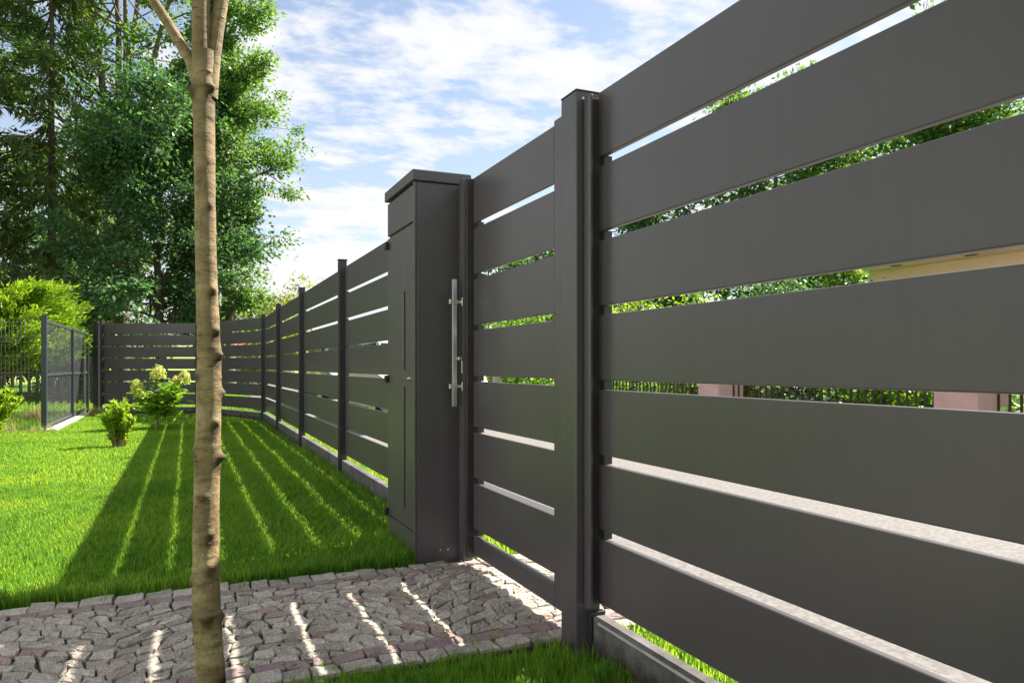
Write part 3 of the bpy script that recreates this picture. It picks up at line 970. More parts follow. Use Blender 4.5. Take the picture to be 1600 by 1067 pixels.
# low dark understorey beyond the back fence, each shrub its own
for i, (x, y, h, r_, mm, lab) in enumerate([                                      (-3.4, 25.2, 3.2, 1.5, 'leaf_maple', "dark shrub under the spruces behind the picket fence"),
                                      (-6.2, 24.6, 3.4, 1.7, 'leaf_spruce', "broad dark shrub at the left behind the bright conifer")]):
    broadleaf("shrub", x, y, h, .3, (lambda rr: lambda z, a: rr)(r_), 24, 8000, .12, M[mm], M['bark_dark'], .05, lab, "understorey shrubs", clump=.5, seed=20 + i)

# trees on the far side of the street
grp2 = "garden trees across the street"
broadleaf("garden_tree", 23.0, 24.9, 12.6, 3.0, lumpy(lambda z: 2.6 - .12 * abs(z - 8), .2, 8), 50, 17000, .22, M['leaf_ash'], M['bark_ash'], .25, "tallest green tree across the street seen through the upper fence gaps", grp2, clump=.9, seed=8)
broadleaf("garden_tree", 25.6, 21.3, 10.6, 2.6, lumpy(lambda z: 3.7 - .25 * abs(z - 6.5), .25, 9), 60, 24000, .24, M['leaf_ash'], M['bark_ash'], .24, "light green tree behind the cream house across the street", grp2, clump=.9, seed=9)
broadleaf("garden_tree", 20.2, 28.0, 8.6, 2.0, lumpy(lambda z: 2.9 - .2 * abs(z - 6), .25, 10), 50, 20000, .22, M['leaf_maple'], M['bark_dark'], .2, "dark leafy tree left of the tallest tree across the street", grp2, clump=.8, seed=10)
broadleaf("garden_tree", 13.0, 27.5, 6.2, 1.4, lumpy(lambda z: 2.3 - .2 * abs(z - 3.5), .25, 11), 40, 14000, .18, M['leaf_maple'], M['bark_dark'], .14, "low dark tree directly beyond the gate across the street", grp2, clump=.65, seed=11)

# ------------------------------------------------------------------ bright conifer, shrubs and flowers on the left
yw = np.random.default_rng(77)
root = empty("bright_conifer", (-3.5, 17.9, 0))
tag(root, "bushy yellow-green conifer on a short bare trunk behind the wire fence", "conifer")
tb = Tubes(); tb.add([(0, 0, -.05), (.03, .02, .5), (-.02, 0, 1.0), (0, 0, 2.3)], [.10, .085, .075, .02], 9)
Ps, Ds = [], []
for i in range(190):
    z = yw.uniform(.85, 2.45); az = yw.random() * 6.28
    ln = 1.55 * (1 - ((z - 1.35) / 1.5) ** 2) ** .5 * yw.uniform(.7, 1.12)
    d = np.array([math.cos(az), math.sin(az), .22 + .28 * yw.random()])
    a = np.array([0, 0, z - .15]); e = a + d * ln
    e[2] = min(e[2], 2.85)
    tb.add([a, (a + e) / 2 - [0, 0, .05], e], [.016, .011, .004], 4)
    m_ = 290
    s_ = yw.uniform(.35, 1.0, (m_, 1))
    Ps.append(a + (e - a) * s_ + yw.normal(0, .075, (m_, 3)) * [1, 1, .6]); Ds.append(unit(d[None, :]) + yw.normal(0, .45, (m_, 3)) + [0, 0, .15])
tb.build("trunk", M['stem'], root)
P = np.vstack(Ps); D = np.vstack(Ds)
V, F = leaves(P, D, yw.normal(0, .6, P.shape) + [0, 0, 1], .105, .026, .1)
link("crown", mesh_np("crown", V, F, 4), M['leaf_yew'], root)

def leafy_shrub(name, x, y, h, r_, label, mleaf, n_stem=16, per=46, lf=.085, seed=0, wl=.34, cat="shrub", up=1.0):
    g = np.random.default_rng(seed)
    root = empty(name, (x, y, 0)); tag(root, label, cat)
    tb = Tubes(); Ps, Ds, Ns = [], [], []
    for i in range(n_stem):
        az = g.random() * 6.28; rr = r_ * math.sqrt(g.random()); hh = h * (1 - .35 * (rr / r_) ** 2) * g.uniform(.8, 1.05)
        e = np.array([math.cos(az) * rr, math.sin(az) * rr, hh]); a = e * [.30, .30, 0]; mid = (a + e) / 2 * [.8, .8, 1.1]
        tb.add([a, mid, e], [.009, .006, .003], 5)
        s_ = g.uniform(.10, 1.0, (per, 1)) ** .7
        base = np.where(s_ < .5, a + (mid - a) * s_ * 2, mid + (e - mid) * (s_ * 2 - 1))
        t_ = g.random((per, 1)) * 6.28
        dd = np.hstack([np.cos(t_), np.sin(t_), up * (.25 + .9 * s_)]) + g.normal(0, .2, (per, 3))
        Ps.append(base); Ds.append(dd); Ns.append(np.hstack([-np.cos(t_), -np.sin(t_), np.full((per, 1), 1.0)]) + g.normal(0, .25, (per, 3)))
    tb.build("stem", M['stem'], root)
    V, F = leaves(np.vstack(Ps), np.vstack(Ds), np.vstack(Ns), lf, lf * wl, .18)
    link("foliage", mesh_np("foliage", V, F, 4), M[mleaf], root)
    return root
leafy_shrub("laurel_shrub", -0.735, 10.30, .56, .24, "small laurel shrub with upright pale leaf tips alone on the lawn", 'leaf_laurel', 22, 120, .066, 3, .32)
leafy_shrub("garden_shrub", -2.42, 11.70, .78, .48, "rounded bright shrub at the left picture edge before the wire fence", 'leaf_laurel', 46, 80, .085, 4, .42)

root = empty("hydrangea", (-0.42, 13.04, 0))
tag(root, "small standard hydrangea with cream flower heads before the back fence", "hydrangea")
hg = np.random.default_rng(9)
tb = Tubes()
tb.add([(0, 0, -.03), (.015, .0, .2), (0, 0.01, .42), (.02, 0, .6)], [.022, .020, .022, .014], 8)
heads = [(-.27, -.06, .66, .12), (-.22, -.12, .54, .125), (.03, -.05, .85, .15), (.40, -.02, .80, .12), (.28, .08, .74, .10)]
Ps, Ds, Ns = [], [], []
ends = [np.array(h_[:3]) - [0, 0, .06] for h_ in heads] + [np.array([hg.uniform(-.3, .42), hg.uniform(-.3, .3), hg.uniform(.28, .72)]) for _ in range(26)]
for e in ends:
    a = np.array([0, 0, hg.uniform(.2, .45)]); mid = (a + e) / 2 + [0, 0, .04]
    tb.add([a, mid, e], [.009, .007, .004], 5)
    k = 40
    s_ = hg.uniform(.3, 1.0, (k, 1)); t_ = hg.random((k, 1)) * 6.28
    Ps.append(a + (e - a) * s_ + hg.normal(0, .05, (k, 3))); Ds.append(np.hstack([np.cos(t_), np.sin(t_), hg.uniform(-.5, .4, (k, 1))])); Ns.append(hg.normal(0, .4, (k, 3)) + [0, 0, 1])
tb.build("stem", M['stem'], root)
V, F = leaves(np.vstack(Ps), np.vstack(Ds), np.vstack(Ns), .10, .062, .15)
link("foliage", mesh_np("foliage", V, F, 4), M['leaf_hydr'], root)
for (x, y, z, s) in heads:
    k = 520
    q = unit(hg.normal(0, 1, (k, 3))); q[:, 2] = np.abs(q[:, 2]) * 1.25 - .25
    rr = s * hg.uniform(.40, 1.12, (k, 1)) * [.85, .85, 1.15]
    V, F = leaves(q * rr - .012 * q, np.cross(q, hg.normal(0, 1, (k, 3))), q + hg.normal(0, .4, (k, 3)), .030, .026, .1)
    link("flower_head", mesh_np("flower_head", V, F, 4), M['floret'], root, (x, y, z))

# ------------------------------------------------------------------ wire fences on the left
M['dkpost'] = powder("dark_blue_grey_coat", (0.040, 0.050, 0.062), .38)
M['wire'] = powder("green_grey_wire", (0.075, 0.10, 0.085), .5)
m, t, b = mat("fine_netting")
b.inputs["Base Color"].default_value = (0.030, 0.034, 0.042, 1); b.inputs["Roughness"].default_value = .7
tr = tnode(t, "ShaderNodeBsdfTransparent"); mx = tnode(t, "ShaderNodeMixShader"); mx.inputs[0].default_value = .27
t.links.new(tr.outputs[0], mx.inputs[1]); t.links.new(b.outputs[0], mx.inputs[2]); t.links.new(mx.outputs[0], t.nodes["Material Output"].inputs[0])
M['netting'] = m
mf = empty("netting_fence", (-1.97, 13.34, 0))
tag(mf, "dark framed netting fence panel standing on a pale kerb left of the lawn", "fence")
def bx(name, sx, sy, sz, loc, mm, par, bev=.003): return link(name, box_me(sx, sy, sz, bev), mm, par, loc)
bx("post", .075, .075, 1.785, (0, 0, -.01), M['dkpost'], mf)
bx("post", .055, .055, 1.70, (.03, 2.85, -.01), M['dkpost'], mf)
bx("post", .055, .055, 1.69, (.06, 4.95, -.01), M['dkpost'], mf)
for y0, y1 in ((.04, 2.82), (2.88, 4.92)):
    for z in (1.66, .845, .075):
        bx("rail", .035, y1 - y0, .045, (.015 * (y0 + y1) / 2 * .7, (y0 + y1) / 2, z), M['dkpost'], mf, .002)
    for z0, z1 in ((.12, .844), (.89, 1.659)):
        bx("netting", .003, y1 - y0, z1 - z0, (.010 * (y0 + y1) / 2, (y0 + y1) / 2, z0 + .0005), M['netting'], mf, 0)
tag(link("kerb", box_me(.16, 4.6, .05, .008), M['kerb'], None, (-1.86, 15.5, 0)), kind='structure')
tag(link("flower_bed", box_me(5.6, 5.2, .012), M['bed'], None, (-4.76, 15.9, 0)), kind='structure')

wf = empty("wire_mesh_fence", (-2.02, 13.34, 0))
tag(wf, "thin welded wire mesh fence panels left of the dark corner post", "fence")
tb = Tubes()
for i in range(110):
    x = -.05 - i * .05
    tb.add([(x, 0, .04), (x, 0, .55), (x, -.025, .60), (x, 0, .65), (x, 0, 1.35), (x, -.025, 1.40), (x, 0, 1.45), (x, 0, 1.72)], [.0028] * 8, 4)
wv = tb.build("wire", M['wire'], wf); tag(wv, kind='stuff')
for z in (.06, .25, .56, .64, .9, 1.14, 1.36, 1.44, 1.66):
    tbh = Tubes(); tbh.add([(-.05, .004, z), (-5.5, .004, z)], [.0032, .0032], 4); tbh.build("cross_wire", M['wire'], wf)
for x in (-2.55, -5.1):
    bx("post", .05, .05, 1.78, (x, .04, -.01), M['dkpost'], wf)

M['picket'] = noisy("weathered_dark_wood", (0.035, 0.026, 0.02), (0.085, 0.065, 0.05), 7, .9, 6, .3, .004, stretch=(4, 4, .6))
pf = empty("picket_fence", (-1.4, 21.8, 0))
tag(pf, "dark wooden picket fence in the shade behind the wire fence", "fence")
pm = box_me(.075, .022, 1.18, .004)
for i in range(46):
    link("picket", pm, M['picket'], pf, (-.1 - i * .17, 0, .04 + rnd.uniform(-.02, .02)), (0, rnd.uniform(-.012, .012), 0))
for z in (.28, .95):
    bx("rail", 7.9, .05, .08, (-3.95, .0365, z), M['picket'], pf)
for i in range(4):
    bx("post", .11, .11, 1.2, (-.3 - i * 2.45, .118, -.02), M['picket'], pf)

# ------------------------------------------------------------------ across the street
M['pink'] = noisy("pink_render", (0.60, 0.39, 0.35), (0.68, 0.45, 0.41), 6, .9, 6, .2, .003, bscale=80)
M['brown_metal'] = powder("brown_metal", (0.045, 0.025, 0.022), .5)
pil_y = [12.45, 8.70, 4.97, 1.22]
labs = ["pink rendered boundary pillar furthest along the street, behind the gate post", "pink rendered boundary pillar seen just right of the gate post",
        "broad pink rendered boundary pillar at the right picture edge", "pink rendered boundary pillar outside the picture to the right"]
pm = box_me(.45, .45, 1.50, .01); pc = box_me(.53, .53, .06, .012)
for y, lb in zip(pil_y, labs):
    r_ = empty("boundary_pillar", (7.0, y, 0)); tag(r_, lb, "pillar", "pink pillars across the street")
    link("shaft", pm, M['pink'], r_, (0, 0, 0)); link("coping", pc, M['kerb'], r_, (0, 0, 1.5005))
flabs = ["brown metal railing across the street between the two further pink pillars", "brown metal railing across the street between the two pink pillars in view", "brown metal railing across the street right of the broad pink pillar"]
barm = box_me(.018, .018, 1.22, 0); 
for (ya_, yb_), lb in zip(zip(pil_y[:-1], pil_y[1:]), flabs):
    r_ = empty("metal_railing", (7.0, ya_, 0)); tag(r_, lb, "railing", "brown railings across the street")
    ln = ya_ - yb_ - .45
    for z in (.16, 1.22):
        bx("rail", .035, ln - .004, .04, (0, -(ya_ - yb_) / 2, z), M['brown_metal'], r_)
    k = int(ln / .105)
    for i in range(k):
        link("bar", barm, M['brown_metal'], r_, (0.0, -.225 - (i + .5) * ln / k, .12))
tag(link("light_post", box_me(.16, .16, 1.75, .01), M['kerb'], None, (7.1, 17.4, 0)), "plain pale post across the street seen through the gate gaps", "post")

def hedge_bush(name, x, y, h, r_, mm, label, group, seed, n=7000, lf=.09):
    return broadleaf(name, x, y, h, .25, lambda z, a: r_ * (1 - .25 * max(0, z / h - .6)), 30, n, lf, M[mm], M['bark_dark'], .05, label, group, clump=.42, seed=seed, elev=(0, .5))
bl = [(8.3, 18.6, 2.9, 1.2, 'leaf_hedge', "bright green garden bush beyond the gate, left of the pale post"),
      (8.4, 15.6, 2.8, 1.3, 'leaf_hedge', "bright green garden bush beyond the middle of the gate"),
      (8.4, 13.2, 2.7, 1.3, 'leaf_laurel', "light green garden bush beyond the right end of the gate"),
      (8.5, 10.9, 2.0, 1.0, 'leaf_hedge', "green garden bush left of the nearer railing"),
      (9.4, 9.6, 2.1, .7, 'leaf_gold', "golden yellow bush across the street behind the pillar"),
      (8.6, 7.9, 1.7, .9, 'leaf_maple', "dark green bush behind the railing between the pink pillars"),
      (8.2, 6.4, 1.25, .8, 'leaf_hedge', "low bright bush behind the railing left of the broad pillar"),
      (8.6, 3.6, 1.8, 1.1, 'leaf_maple', "dark bush behind the railing right of the broad pillar"),
      (10.6, 11.6, 3.2, 1.2, 'leaf_maple', "dark tall bush behind the golden bush"),
      (8.4, 21.5, 2.6, 1.3, 'leaf_hedge', "green garden bush beyond the pale post up the street"),
      (8.6, 24.8, 2.6, 1.4, 'leaf_hedge', "green garden bush beyond the parked cars"),
      (8.8, 28.5, 2.8, 1.5, 'leaf_laurel', "pale green bush far up the street")]
for i, (x, y, h, r_, mm, lb) in enumerate(bl):
    hedge_bush("garden_bush", x, y, h, r_, mm, lb, "garden bushes across the street", 40 + i)
spruce("thuja", 11.4, 10.6, 3.4, .55, .1, M['leaf_yew'], M['bark_dark'], "slim bright thuja before the cream house across the street", None, 9, .05, 90, .10, .12, .05, "conifer", .05)

# cream house: walls, eaves with gutter, tiled roof, windows
M['cream'] = noisy("cream_render", (0.88, 0.63, 0.47), (0.91, 0.68, 0.52), 5, .9, 5, .15, .003, bscale=90)
M['soffit'] = noisy("cream_soffit", (0.90, 0.68, 0.54), (0.93, 0.72, 0.58), 5, .8, 4)
M['roof'] = noisy("brown_roof_tile", (0.12, 0.055, 0.04), (0.20, 0.09, 0.06), 6, .85, 5, .3, .01)
M['glass'] = powder("window_glass", (0.012, 0.014, 0.016), .06)
M['glass'].node_tree.nodes['Principled BSDF'].inputs['Specular IOR Level'].default_value = 0.25
M['white'] = noisy("white_frame", (0.72, 0.72, 0.70), (0.8, 0.8, 0.78), 8, .5, 3)
hs = empty("cream_house", (13.6, 12.0, 0.12)); tag(hs, "cream single storey house with broad eaves across the street", "house")
bx("wall", 8.0, 12.0, 3.04, (4.0, -6.0, -.12), M['cream'], hs, 0)
bx("soffit", 9.2, 13.0, .10, (4.0, -6.0, 2.925), M['soffit'], hs, 0)
tbg = Tubes(); tbg.add([(-.68, .55, 3.0), (-.68, -12.6, 3.0)], [.065, .065], 10); tbg.add([(-.66, .50, 2.98), (-.45, .42, 2.80), (-.06, .2, 2.60), (-.06, .2, 0)], [.045] * 4, 8)
tbg.build("gutter", M['brown_metal'], hs)
bm = bmesh.new()
v = [bm.verts.new(c_) for c_ in [(-.62, .55, 3.03), (-.62, -12.55, 3.03), (8.6, -12.55, 3.03), (8.6, .55, 3.03), (4, -3.5, 5.6), (4, -8.5, 5.6)]]
for f in ((0, 1, 5, 4), (1, 2, 5), (2, 3, 4, 5), (3, 0, 4), (3, 2, 1, 0)): bm.faces.new([v[i] for i in f])
me = bpy.data.meshes.new("roof"); bm.to_mesh(me); bm.free(); link("roof", me, M['roof'], hs)
for y in (-1.0, -2.6, -4.2, -5.8):
    bx("soffit_vent", .10, .22, .012, (-.33, y, 2.912), M['brown_metal'], hs, 0)
for y in (-3.0, -7.0, -10.0):
    wfr = bx("window", .08, 1.5, 1.3, (-.0405, y, 1.0), M['white'], hs)
    for dy in (-.36, .36):
        link("pane", box_me(.012, .62, 1.14), M['glass'], wfr, (-.0465, dy, .08))
M['bounce_terrace'] = noisy("bounce_terrace_paving", (0.15, 0.14, 0.135), (0.24, 0.225, 0.215), 9, .9, 6, .3, .003, bscale=60)
# unseen house added left of the picture to bounce light onto the fence, with terrace
tag(link("bounce_terrace", box_me(9.2, 20, 0.016), M['bounce_terrace'], None, (-8.9, -1.0, 0.0)), kind='structure')
oh = empty("added_white_house", (-13.5, -1.0, 0)); tag(oh, "unseen white rendered two storey house added to bounce light onto the fence", "house")
bx("wall", 8, 17, 5.6, (-4.0, 0, 0), M['white'], oh, 0)
bm = bmesh.new()
v = [bm.verts.new(c_) for c_ in [(.6, -9.1, 5.61), (.6, 9.1, 5.61), (-8.6, 9.1, 5.61), (-8.6, -9.1, 5.61), (-4, -5, 8.4), (-4, 5, 8.4)]]
for f in ((0, 1, 5, 4), (1, 2, 5), (2, 3, 4, 5), (3, 0, 4), (3, 2, 1, 0)): bm.faces.new([v[i] for i in f])
me = bpy.data.meshes.new("roof"); bm.to_mesh(me); bm.free(); link("roof", me, M['roof'], oh)
for y in (-6, -2.5, 2.0, 6):
    for z in (.95, 3.6):
        if y == 2.0 and z < 2: continue
        wfr = bx("window", .08, 1.3, 1.35, (.0405, y, z), M['dkpost'], oh)
        for dy in (-.30, .30):
            link("pane", box_me(.012, .52, 1.19), M['glass'], wfr, (.0465, dy, .08))
dr = bx("door", .08, 1.0, 2.1, (.0405, 2.0, .016), M['dkpost'], oh)
bx("door_handle", .05, .03, .30, (.066, .38, .95), M['steel'], dr)
# far low shed with a red roof
sd_ = empty("garden_shed", (3.4, 46, 0)); tag(sd_, "low shed with red roof far beyond the back fence corner", "shed")
bx("wall", 4.5, 4, 2.0, (0, 0, 0), M['white'], sd_, 0)
bm = bmesh.new()
v = [bm.verts.new(c_) for c_ in [(-2.6, -2.3, 2.0), (2.6, -2.3, 2.0), (2.6, 2.3, 2.0), (-2.6, 2.3, 2.0), (-2.6, 0, 3.0), (2.6, 0, 3.0)]]
for f in ((0, 1, 5, 4), (2, 3, 4, 5), (1, 2, 5), (3, 0, 4), (3, 2, 1, 0)): bm.faces.new([v[i] for i in f])
me = bpy.data.meshes.new("roof"); bm.to_mesh(me); bm.free()
M['redroof'] = noisy("red_roof", (0.36, 0.10, 0.06), (0.45, 0.15, 0.09), 5, .85, 4)
link("roof", me, M['redroof'], sd_)

# ------------------------------------------------------------------ parked cars (glimpsed through the far fence)
m, t, b = mat("white_car_paint"); b.inputs["Base Color"].default_value = (.74, .74, .74, 1); b.inputs["Roughness"].default_value = .25; b.inputs["Coat Weight"].default_value = .6
M['car_white'] = m
m, t, b = mat("silver_car_paint"); b.inputs["Base Color"].default_value = (.42, .43, .45, 1); b.inputs["Roughness"].default_value = .28; b.inputs["Metallic"].default_value = .4; b.inputs["Coat Weight"].default_value = .6
M['car_silver'] = m
M['tyre'] = powder("tyre_rubber", (.02, .02, .02), .8)
M['lamp'] = powder("lamp_glass", (.6, .6, .6), .1)
M['redlamp'] = powder("red_lamp", (.35, .02, .02), .15)

def car(x, y, label, paint, seed):
    root = empty("parked_car", (x, y, 0)); tag(root, label, "car", "cars parked on the street")
    # stations along Y: (y, z_low, z_belt, half width, z_top, half width at top)
    st_ = [(-2.15, .38, .72, .74, .74, .70), (-2.0, .28, .86, .82, .90, .72), (-1.75, .22, .93, .86, 1.02, .70), (-1.45, .22, .95, .87, 1.38, .62), (-0.9, .22, .95, .88, 1.47, .62),
           (0.1, .22, .94, .88, 1.49, .62), (.55, .22, .93, .88, 1.42, .60), (1.15, .22, .92, .87, .99, .66), (1.7, .24, .84, .85, .88, .66), (2.05, .30, .72, .78, .74, .64), (2.15, .38, .60, .70, .61, .6)]
    V, F = [], []
    for (yy, zl, zb, hw, zt, ht) in st_:
        V += [(-hw * .9, yy, zl), (-hw, yy, zl + .12), (-hw, yy, zb), (-ht, yy, zt - .03), (-ht * .8, yy, zt), (ht * .8, yy, zt), (ht, yy, zt - .03), (hw, yy, zb), (hw, yy, zl + .12), (hw * .9, yy, zl)]
    k = 10
    for i in range(len(st_) - 1):
        for j in range(k):
            j2 = (j + 1) % k
            F.append((i * k + j, i * k + j2, (i + 1) * k + j2, (i + 1) * k + j))
    F.append(tuple(range(k - 1, -1, -1))); F.append(tuple((len(st_) - 1) * k + j for j in range(k)))
    me = bpy.data.meshes.new("body"); me.from_pydata(V, [], F); me.update()
    bm = bmesh.new(); bm.from_mesh(me); bmesh.ops.recalc_face_normals(bm, faces=bm.faces); bm.to_mesh(me); bm.free()
    link("body", me, paint, root)
    # side glass sits 4 mm proud of the greenhouse flank
    for s_ in (-1, 1):
        for (a, b2) in (((-1.38, -.72)), ((-.62, .40))):
            za, zb2 = 1.38, 1.40
            q = []
            for (yy, zz) in ((a - (.12 if a < -1 else 0), 1.0), (b2 + (.32 if b2 > 0 else 0), 1.0), (b2, zb2), (a, za)):
                f = (zz - .95) / (1.44 - .95); xx = .88 + (.62 - .88) * f + .012
                q.append((s_ * xx, yy, zz))
            q2 = [(p_[0] - s_ * .03, p_[1], p_[2]) for p_ in q]
            me = bpy.data.meshes.new("side_window"); me.from_pydata(q + q2, [], [(0, 1, 2, 3), (7, 6, 5, 4), (0, 4, 5, 1), (1, 5, 6, 2), (2, 6, 7, 3), (3, 7, 4, 0)]); me.update()
            link("side_window", me, M['glass'], root)
    for nm, pts_ in (("windscreen", [(-.60, .60, 1.37), (.60, .60, 1.37), (.70, 1.10, 1.03), (-.70, 1.10, 1.03)]), ("rear_window", [(.58, -1.50, 1.32), (-.58, -1.50, 1.32), (-.66, -1.72, 1.07), (.66, -1.72, 1.07)])):
        sgn = 1 if nm == "windscreen" else -1
        q = [(p_[0], p_[1] + sgn * .015, p_[2] + .02) for p_ in pts_]; q2 = [(p_[0], p_[1], p_[2] - .02) for p_ in pts_]
        me = bpy.data.meshes.new(nm); me.from_pydata(q + q2, [], [(0, 1, 2, 3), (7, 6, 5, 4), (0, 4, 5, 1), (1, 5, 6, 2), (2, 6, 7, 3), (3, 7, 4, 0)]); me.update()
        link(nm, me, M['glass'], root)
    bm = bmesh.new(); bmesh.ops.create_cone(bm, cap_ends=True, segments=24, radius1=.31, radius2=.31, depth=.2); bmesh.ops.bevel(bm, geom=[e for e in bm.edges if len(e.link_faces) == 2 and e.calc_face_angle() > 1], offset=.03, segments=2, affect='EDGES')
    wm = bpy.data.meshes.new("wheel"); bm.to_mesh(wm); bm.free()
    bm = bmesh.new(); bmesh.ops.create_cone(bm, cap_ends=True, segments=20, radius1=.20, radius2=.18, depth=.03)
    rm = bpy.data.meshes.new("rim"); bm.to_mesh(rm); bm.free()
    for s_ in (-1, 1):
        for yy in (-1.30, 1.30):
            wl_ = link("wheel", wm, M['tyre'], root, (s_ * .80, yy, .31), (0, R(90), 0))
            link("rim", rm, M['steel'], wl_, (0, 0, s_ * .112))
        link("headlight", box_me(.30, .05, .13, .02), M['lamp'], root, (s_ * .55, 2.09, .60))
        link("tail_light", box_me(.22, .05, .18, .02), M['redlamp'], root, (s_ * .66, -2.10, .68))
        link("wing_mirror", box_me(.16, .08, .11, .02), paint, root, (s_ * .97, .70, .96))
    return root
c1 = car(3.6, 13.1, "white hatchback parked on the street, nearer of the two glimpsed through the fence", M['car_white'], 1)
c1.rotation_euler = (0, 0, math.pi)
c2 = car(3.7, 18.6, "silver hatchback parked behind the white one further up the street", M['car_silver'], 2)
c2.rotation_euler = (0, 0, math.pi); c2.scale = (1.04, 1.06, 1.12)

# ------------------------------------------------------------------ grass
def tuft(name, n, h, wd, spread, m_, seed, lean=.5):
    g = np.random.default_rng(seed)
    V, F = [], []
    for i in range(n):
        a = g.random() * 6.28; rr = spread * math.sqrt(g.random())
        bx_, by_ = rr * math.cos(a), rr * math.sin(a)
        az = g.random() * 6.28; hh = h * g.uniform(.55, 1.15); ww = wd * g.uniform(.7, 1.25)
        ln = lean * g.random() * hh
        sx, sy = -math.sin(az) * ww / 2, math.cos(az) * ww / 2
        dx, dy = math.cos(az), math.sin(az)
        b0 = len(V)
        V += [(bx_ - sx, by_ - sy, -.004), (bx_ + sx, by_ + sy, -.004),
              (bx_ + dx * ln * .3 - sx * .85, by_ + dy * ln * .3 - sy * .85, hh * .55), (bx_ + dx * ln * .3 + sx * .85, by_ + dy * ln * .3 + sy * .85, hh * .55),
              (bx_ + dx * ln, by_ + dy * ln, hh * (1 - .18 * (ln / hh)))]
        F += [(b0, b0 + 1, b0 + 3, b0 + 2), (b0 + 2, b0 + 3, b0 + 4)]
    me = bpy.data.meshes.new(name); me.from_pydata(V, [], F); me.update(); me.materials.append(m_)
    return bpy.data.objects.new(name, me)       # source shape, only used by the scatter

def scatter(name, pts, scl, src, label, m_):
    """one object of points; geometry nodes put a tuft on every point"""
    me = bpy.data.meshes.new(name)
    pts = np.asarray(pts, np.float32)
    me.vertices.add(len(pts)); me.vertices.foreach_set("co", pts.ravel())
    at = me.attributes.new("size", 'FLOAT', 'POINT'); at.data.foreach_set("value", np.asarray(scl, np.float32))
    me.materials.append(m_)
    o = link(name, me)
    ng = bpy.data.node_groups.new(name, 'GeometryNodeTree')
    ng.interface.new_socket("Geometry", in_out='INPUT', socket_type='NodeSocketGeometry')
    ng.interface.new_socket("Geometry", in_out='OUTPUT', socket_type='NodeSocketGeometry')
    gi, go = ng.nodes.new("NodeGroupInput"), ng.nodes.new("NodeGroupOutput")
    inst = ng.nodes.new("GeometryNodeInstanceOnPoints")
    oi = ng.nodes.new("GeometryNodeObjectInfo"); oi.inputs["Object"].default_value = src
    rv = ng.nodes.new("FunctionNodeRandomValue"); rv.data_type = 'FLOAT_VECTOR'
    rv.inputs[0].default_value = (-.12, -.12, 0); rv.inputs[1].default_value = (.12, .12, 6.283)
    na = ng.nodes.new("GeometryNodeInputNamedAttribute"); na.data_type = 'FLOAT'; na.inputs[0].default_value = "size"
    ng.links.new(gi.outputs[0], inst.inputs["Points"])
    ng.links.new(oi.outputs["Geometry"], inst.inputs["Instance"])
    ng.links.new(rv.outputs[0], inst.inputs["Rotation"])
    ng.links.new(na.outputs[0], inst.inputs["Scale"])
    ng.links.new(inst.outputs[0], go.inputs[0])
    md = o.modifiers.new("scatter", 'NODES'); md.node_group = ng
    return tag(o, label, None, None, 'stuff')

def rect_pts(x0, x1, y0, y1, dens):
    n = int((x1 - x0) * (y1 - y0) * dens)
    return np.column_stack([rng.uniform(x0, x1, n), rng.uniform(y0, y1, n), np.zeros(n)])

def patchy(P):
    return .82 + .16 * np.sin(2.1 * P[:, 0] + 1.3 * P[:, 1]) * np.sin(1.7 * P[:, 1] - .8 * P[:, 0] + 1) + .22 * rng.random(len(P))

t_lawn = tuft("lawn_tuft", 26, .052, .0042, .050, M['grass'], 1, .7)
t_far = tuft("lawn_tuft_far", 22, .052, .0065, .075, M['grass'], 2, .7)
t_long = tuft("long_tuft", 22, .105, .0042, .045, M['grass'], 3, .8)
near = np.vstack([rect_pts(-2.4, 1.27, 3.655, 7.2, 620)])
near = near[~((near[:, 0] > 1.03) & (near[:, 1] < 4.22) & (near[:, 1] > 3.63))]
far = np.vstack([rect_pts(-6.5, 1.27, 7.2, 13.2, 300), rect_pts(-1.80, 1.27, 13.2, 17.8, 260), rect_pts(-4.3, -2.4, 3.655, 7.2, 200)])
far = far[~((far[:, 1] > 14.3) & (far[:, 0] > 1.27 - (far[:, 1] - 14.3) * .42))]
scatter("lawn_grass", near, patchy(near), t_lawn, "short bright lawn grass beside the cobbled path", M['grass'])
scatter("lawn_grass", far, patchy(far) * 1.05, t_far, "mown lawn stretching back to the angled fence", M['grass'])
edge = np.vstack([np.column_stack([rng.uniform(-2.3, 1.02, 330), 3.665 + np.abs(rng.normal(0, .022, 330)), np.zeros(330)]),
                  np.column_stack([1.262 - np.abs(rng.normal(0, .02, 260)), rng.uniform(4.25, 9, 260), np.zeros(260)]),
                  np.column_stack([1.035 - np.abs(rng.normal(0, .03, 130)), rng.uniform(3.66, 4.24, 130), np.zeros(130)])])
fore = np.vstack([rect_pts(-2.3, 1.262, 1.25, 2.405, 950)])
fr = fore[:, 1] < 2.36
foresz = np.where(fr, .62, .5) * (.75 + .5 * rng.random(len(fore)))
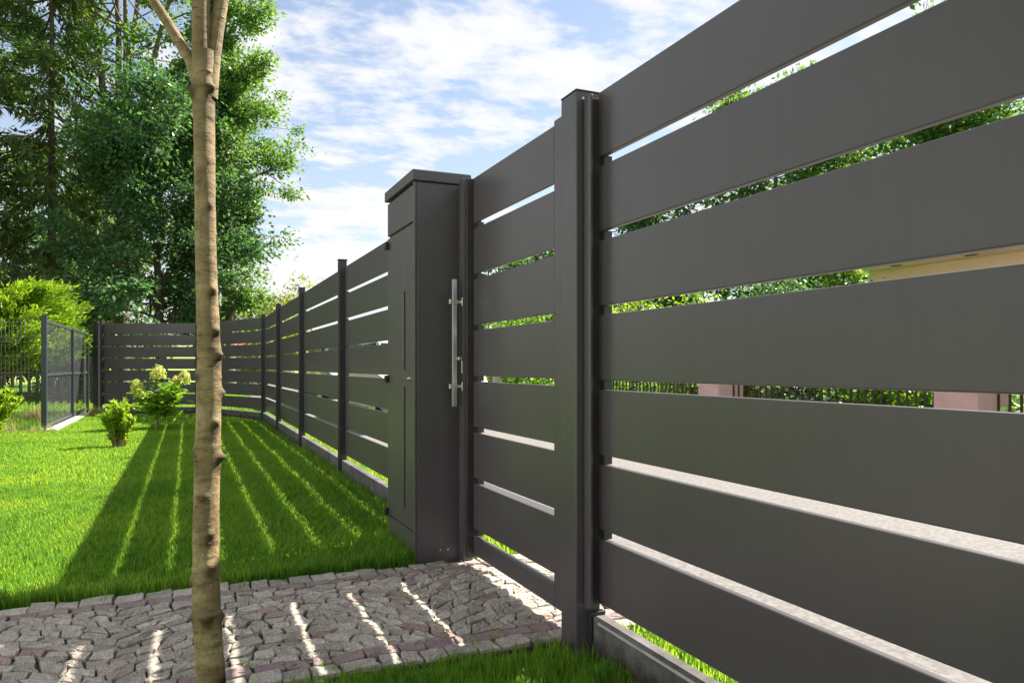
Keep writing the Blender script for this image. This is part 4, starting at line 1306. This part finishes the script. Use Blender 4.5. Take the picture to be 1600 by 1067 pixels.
scatter("lawn_edge_grass", np.vstack([edge, fore]), np.concatenate([.55 + .5 * rng.random(len(edge)), foresz]), t_long, "longer grass along the path edge and at the foot of the posts", M['grass'])
verge = np.vstack([rect_pts(1.35, 1.93, 3.66, 15, 330), rect_pts(1.34, 1.93, -2.5, 2.405, 420)])
scatter("verge_grass", verge, patchy(verge) * 1.15, t_far, "sunlit grass verge between the fence and the street", M['grass'])
beyond = np.vstack([rect_pts(-9, 1.6, 18.3, 30, 70)])
beyond = beyond[~((np.abs(beyond[:, 1] - 21.8) < .1))]
scatter("meadow_grass", beyond, 1.6 + .6 * rng.random(len(beyond)), t_far, "rough grass beyond the back fence", M['grass'])

bedg = np.vstack([rect_pts(-6.5, -1.95, 13.15, 14.6, 110), rect_pts(-6.5, -2.0, 14.6, 18.4, 45)])
scatter("bed_plants", bedg, .6 + .9 * rng.random(len(bedg)), t_long, "low green plants and weeds along the foot of the wire fence", M['grass'])
weeds = np.column_stack([rng.uniform(-2.0, 1.2, 46), np.where(rng.random(46) < .5, rng.normal(2.52, .05, 46), rng.normal(3.56, .05, 46)), np.full(46, .006)])
scatter("joint_weeds", weeds, .22 + .25 * rng.random(46), t_long, "small grass sprouting in the joints of the cobbles", M['grass'])

t_dry = tuft("dry_tuft", 40, .30, .006, .05, M['drygrass'], 8, 1.3)
for i, (x, y, s, lb) in enumerate([(-1.62, 17.0, .95, "pale dry grass clump at the far end of the kerb"), (-2.35, 13.0, .9, "wispy pale ornamental grass before the wire fence"),
                               (-2.9, 13.9, 1.5, "tall pale ornamental grass behind the wire fence"), (-1.95, 13.05, .55, "low pale grass at the foot of the dark corner post"), (-2.5, 15.6, 1.35, "arching pale grass behind the netting panel")]):
    me = t_dry.data
    r_ = empty("ornamental_grass", (x, y, 0)); tag(r_, lb, "ornamental grass", "pale grass clumps by the wire fence")
    for k in range(5):
        o = link("blade_clump", me, None, r_, (rnd.uniform(-.14, .14), rnd.uniform(-.14, .14), 0), (rnd.uniform(-.2, .2), rnd.uniform(-.2, .2), k * 1.3)); o.scale = (s, s, s * rnd.uniform(.8, 1.1))
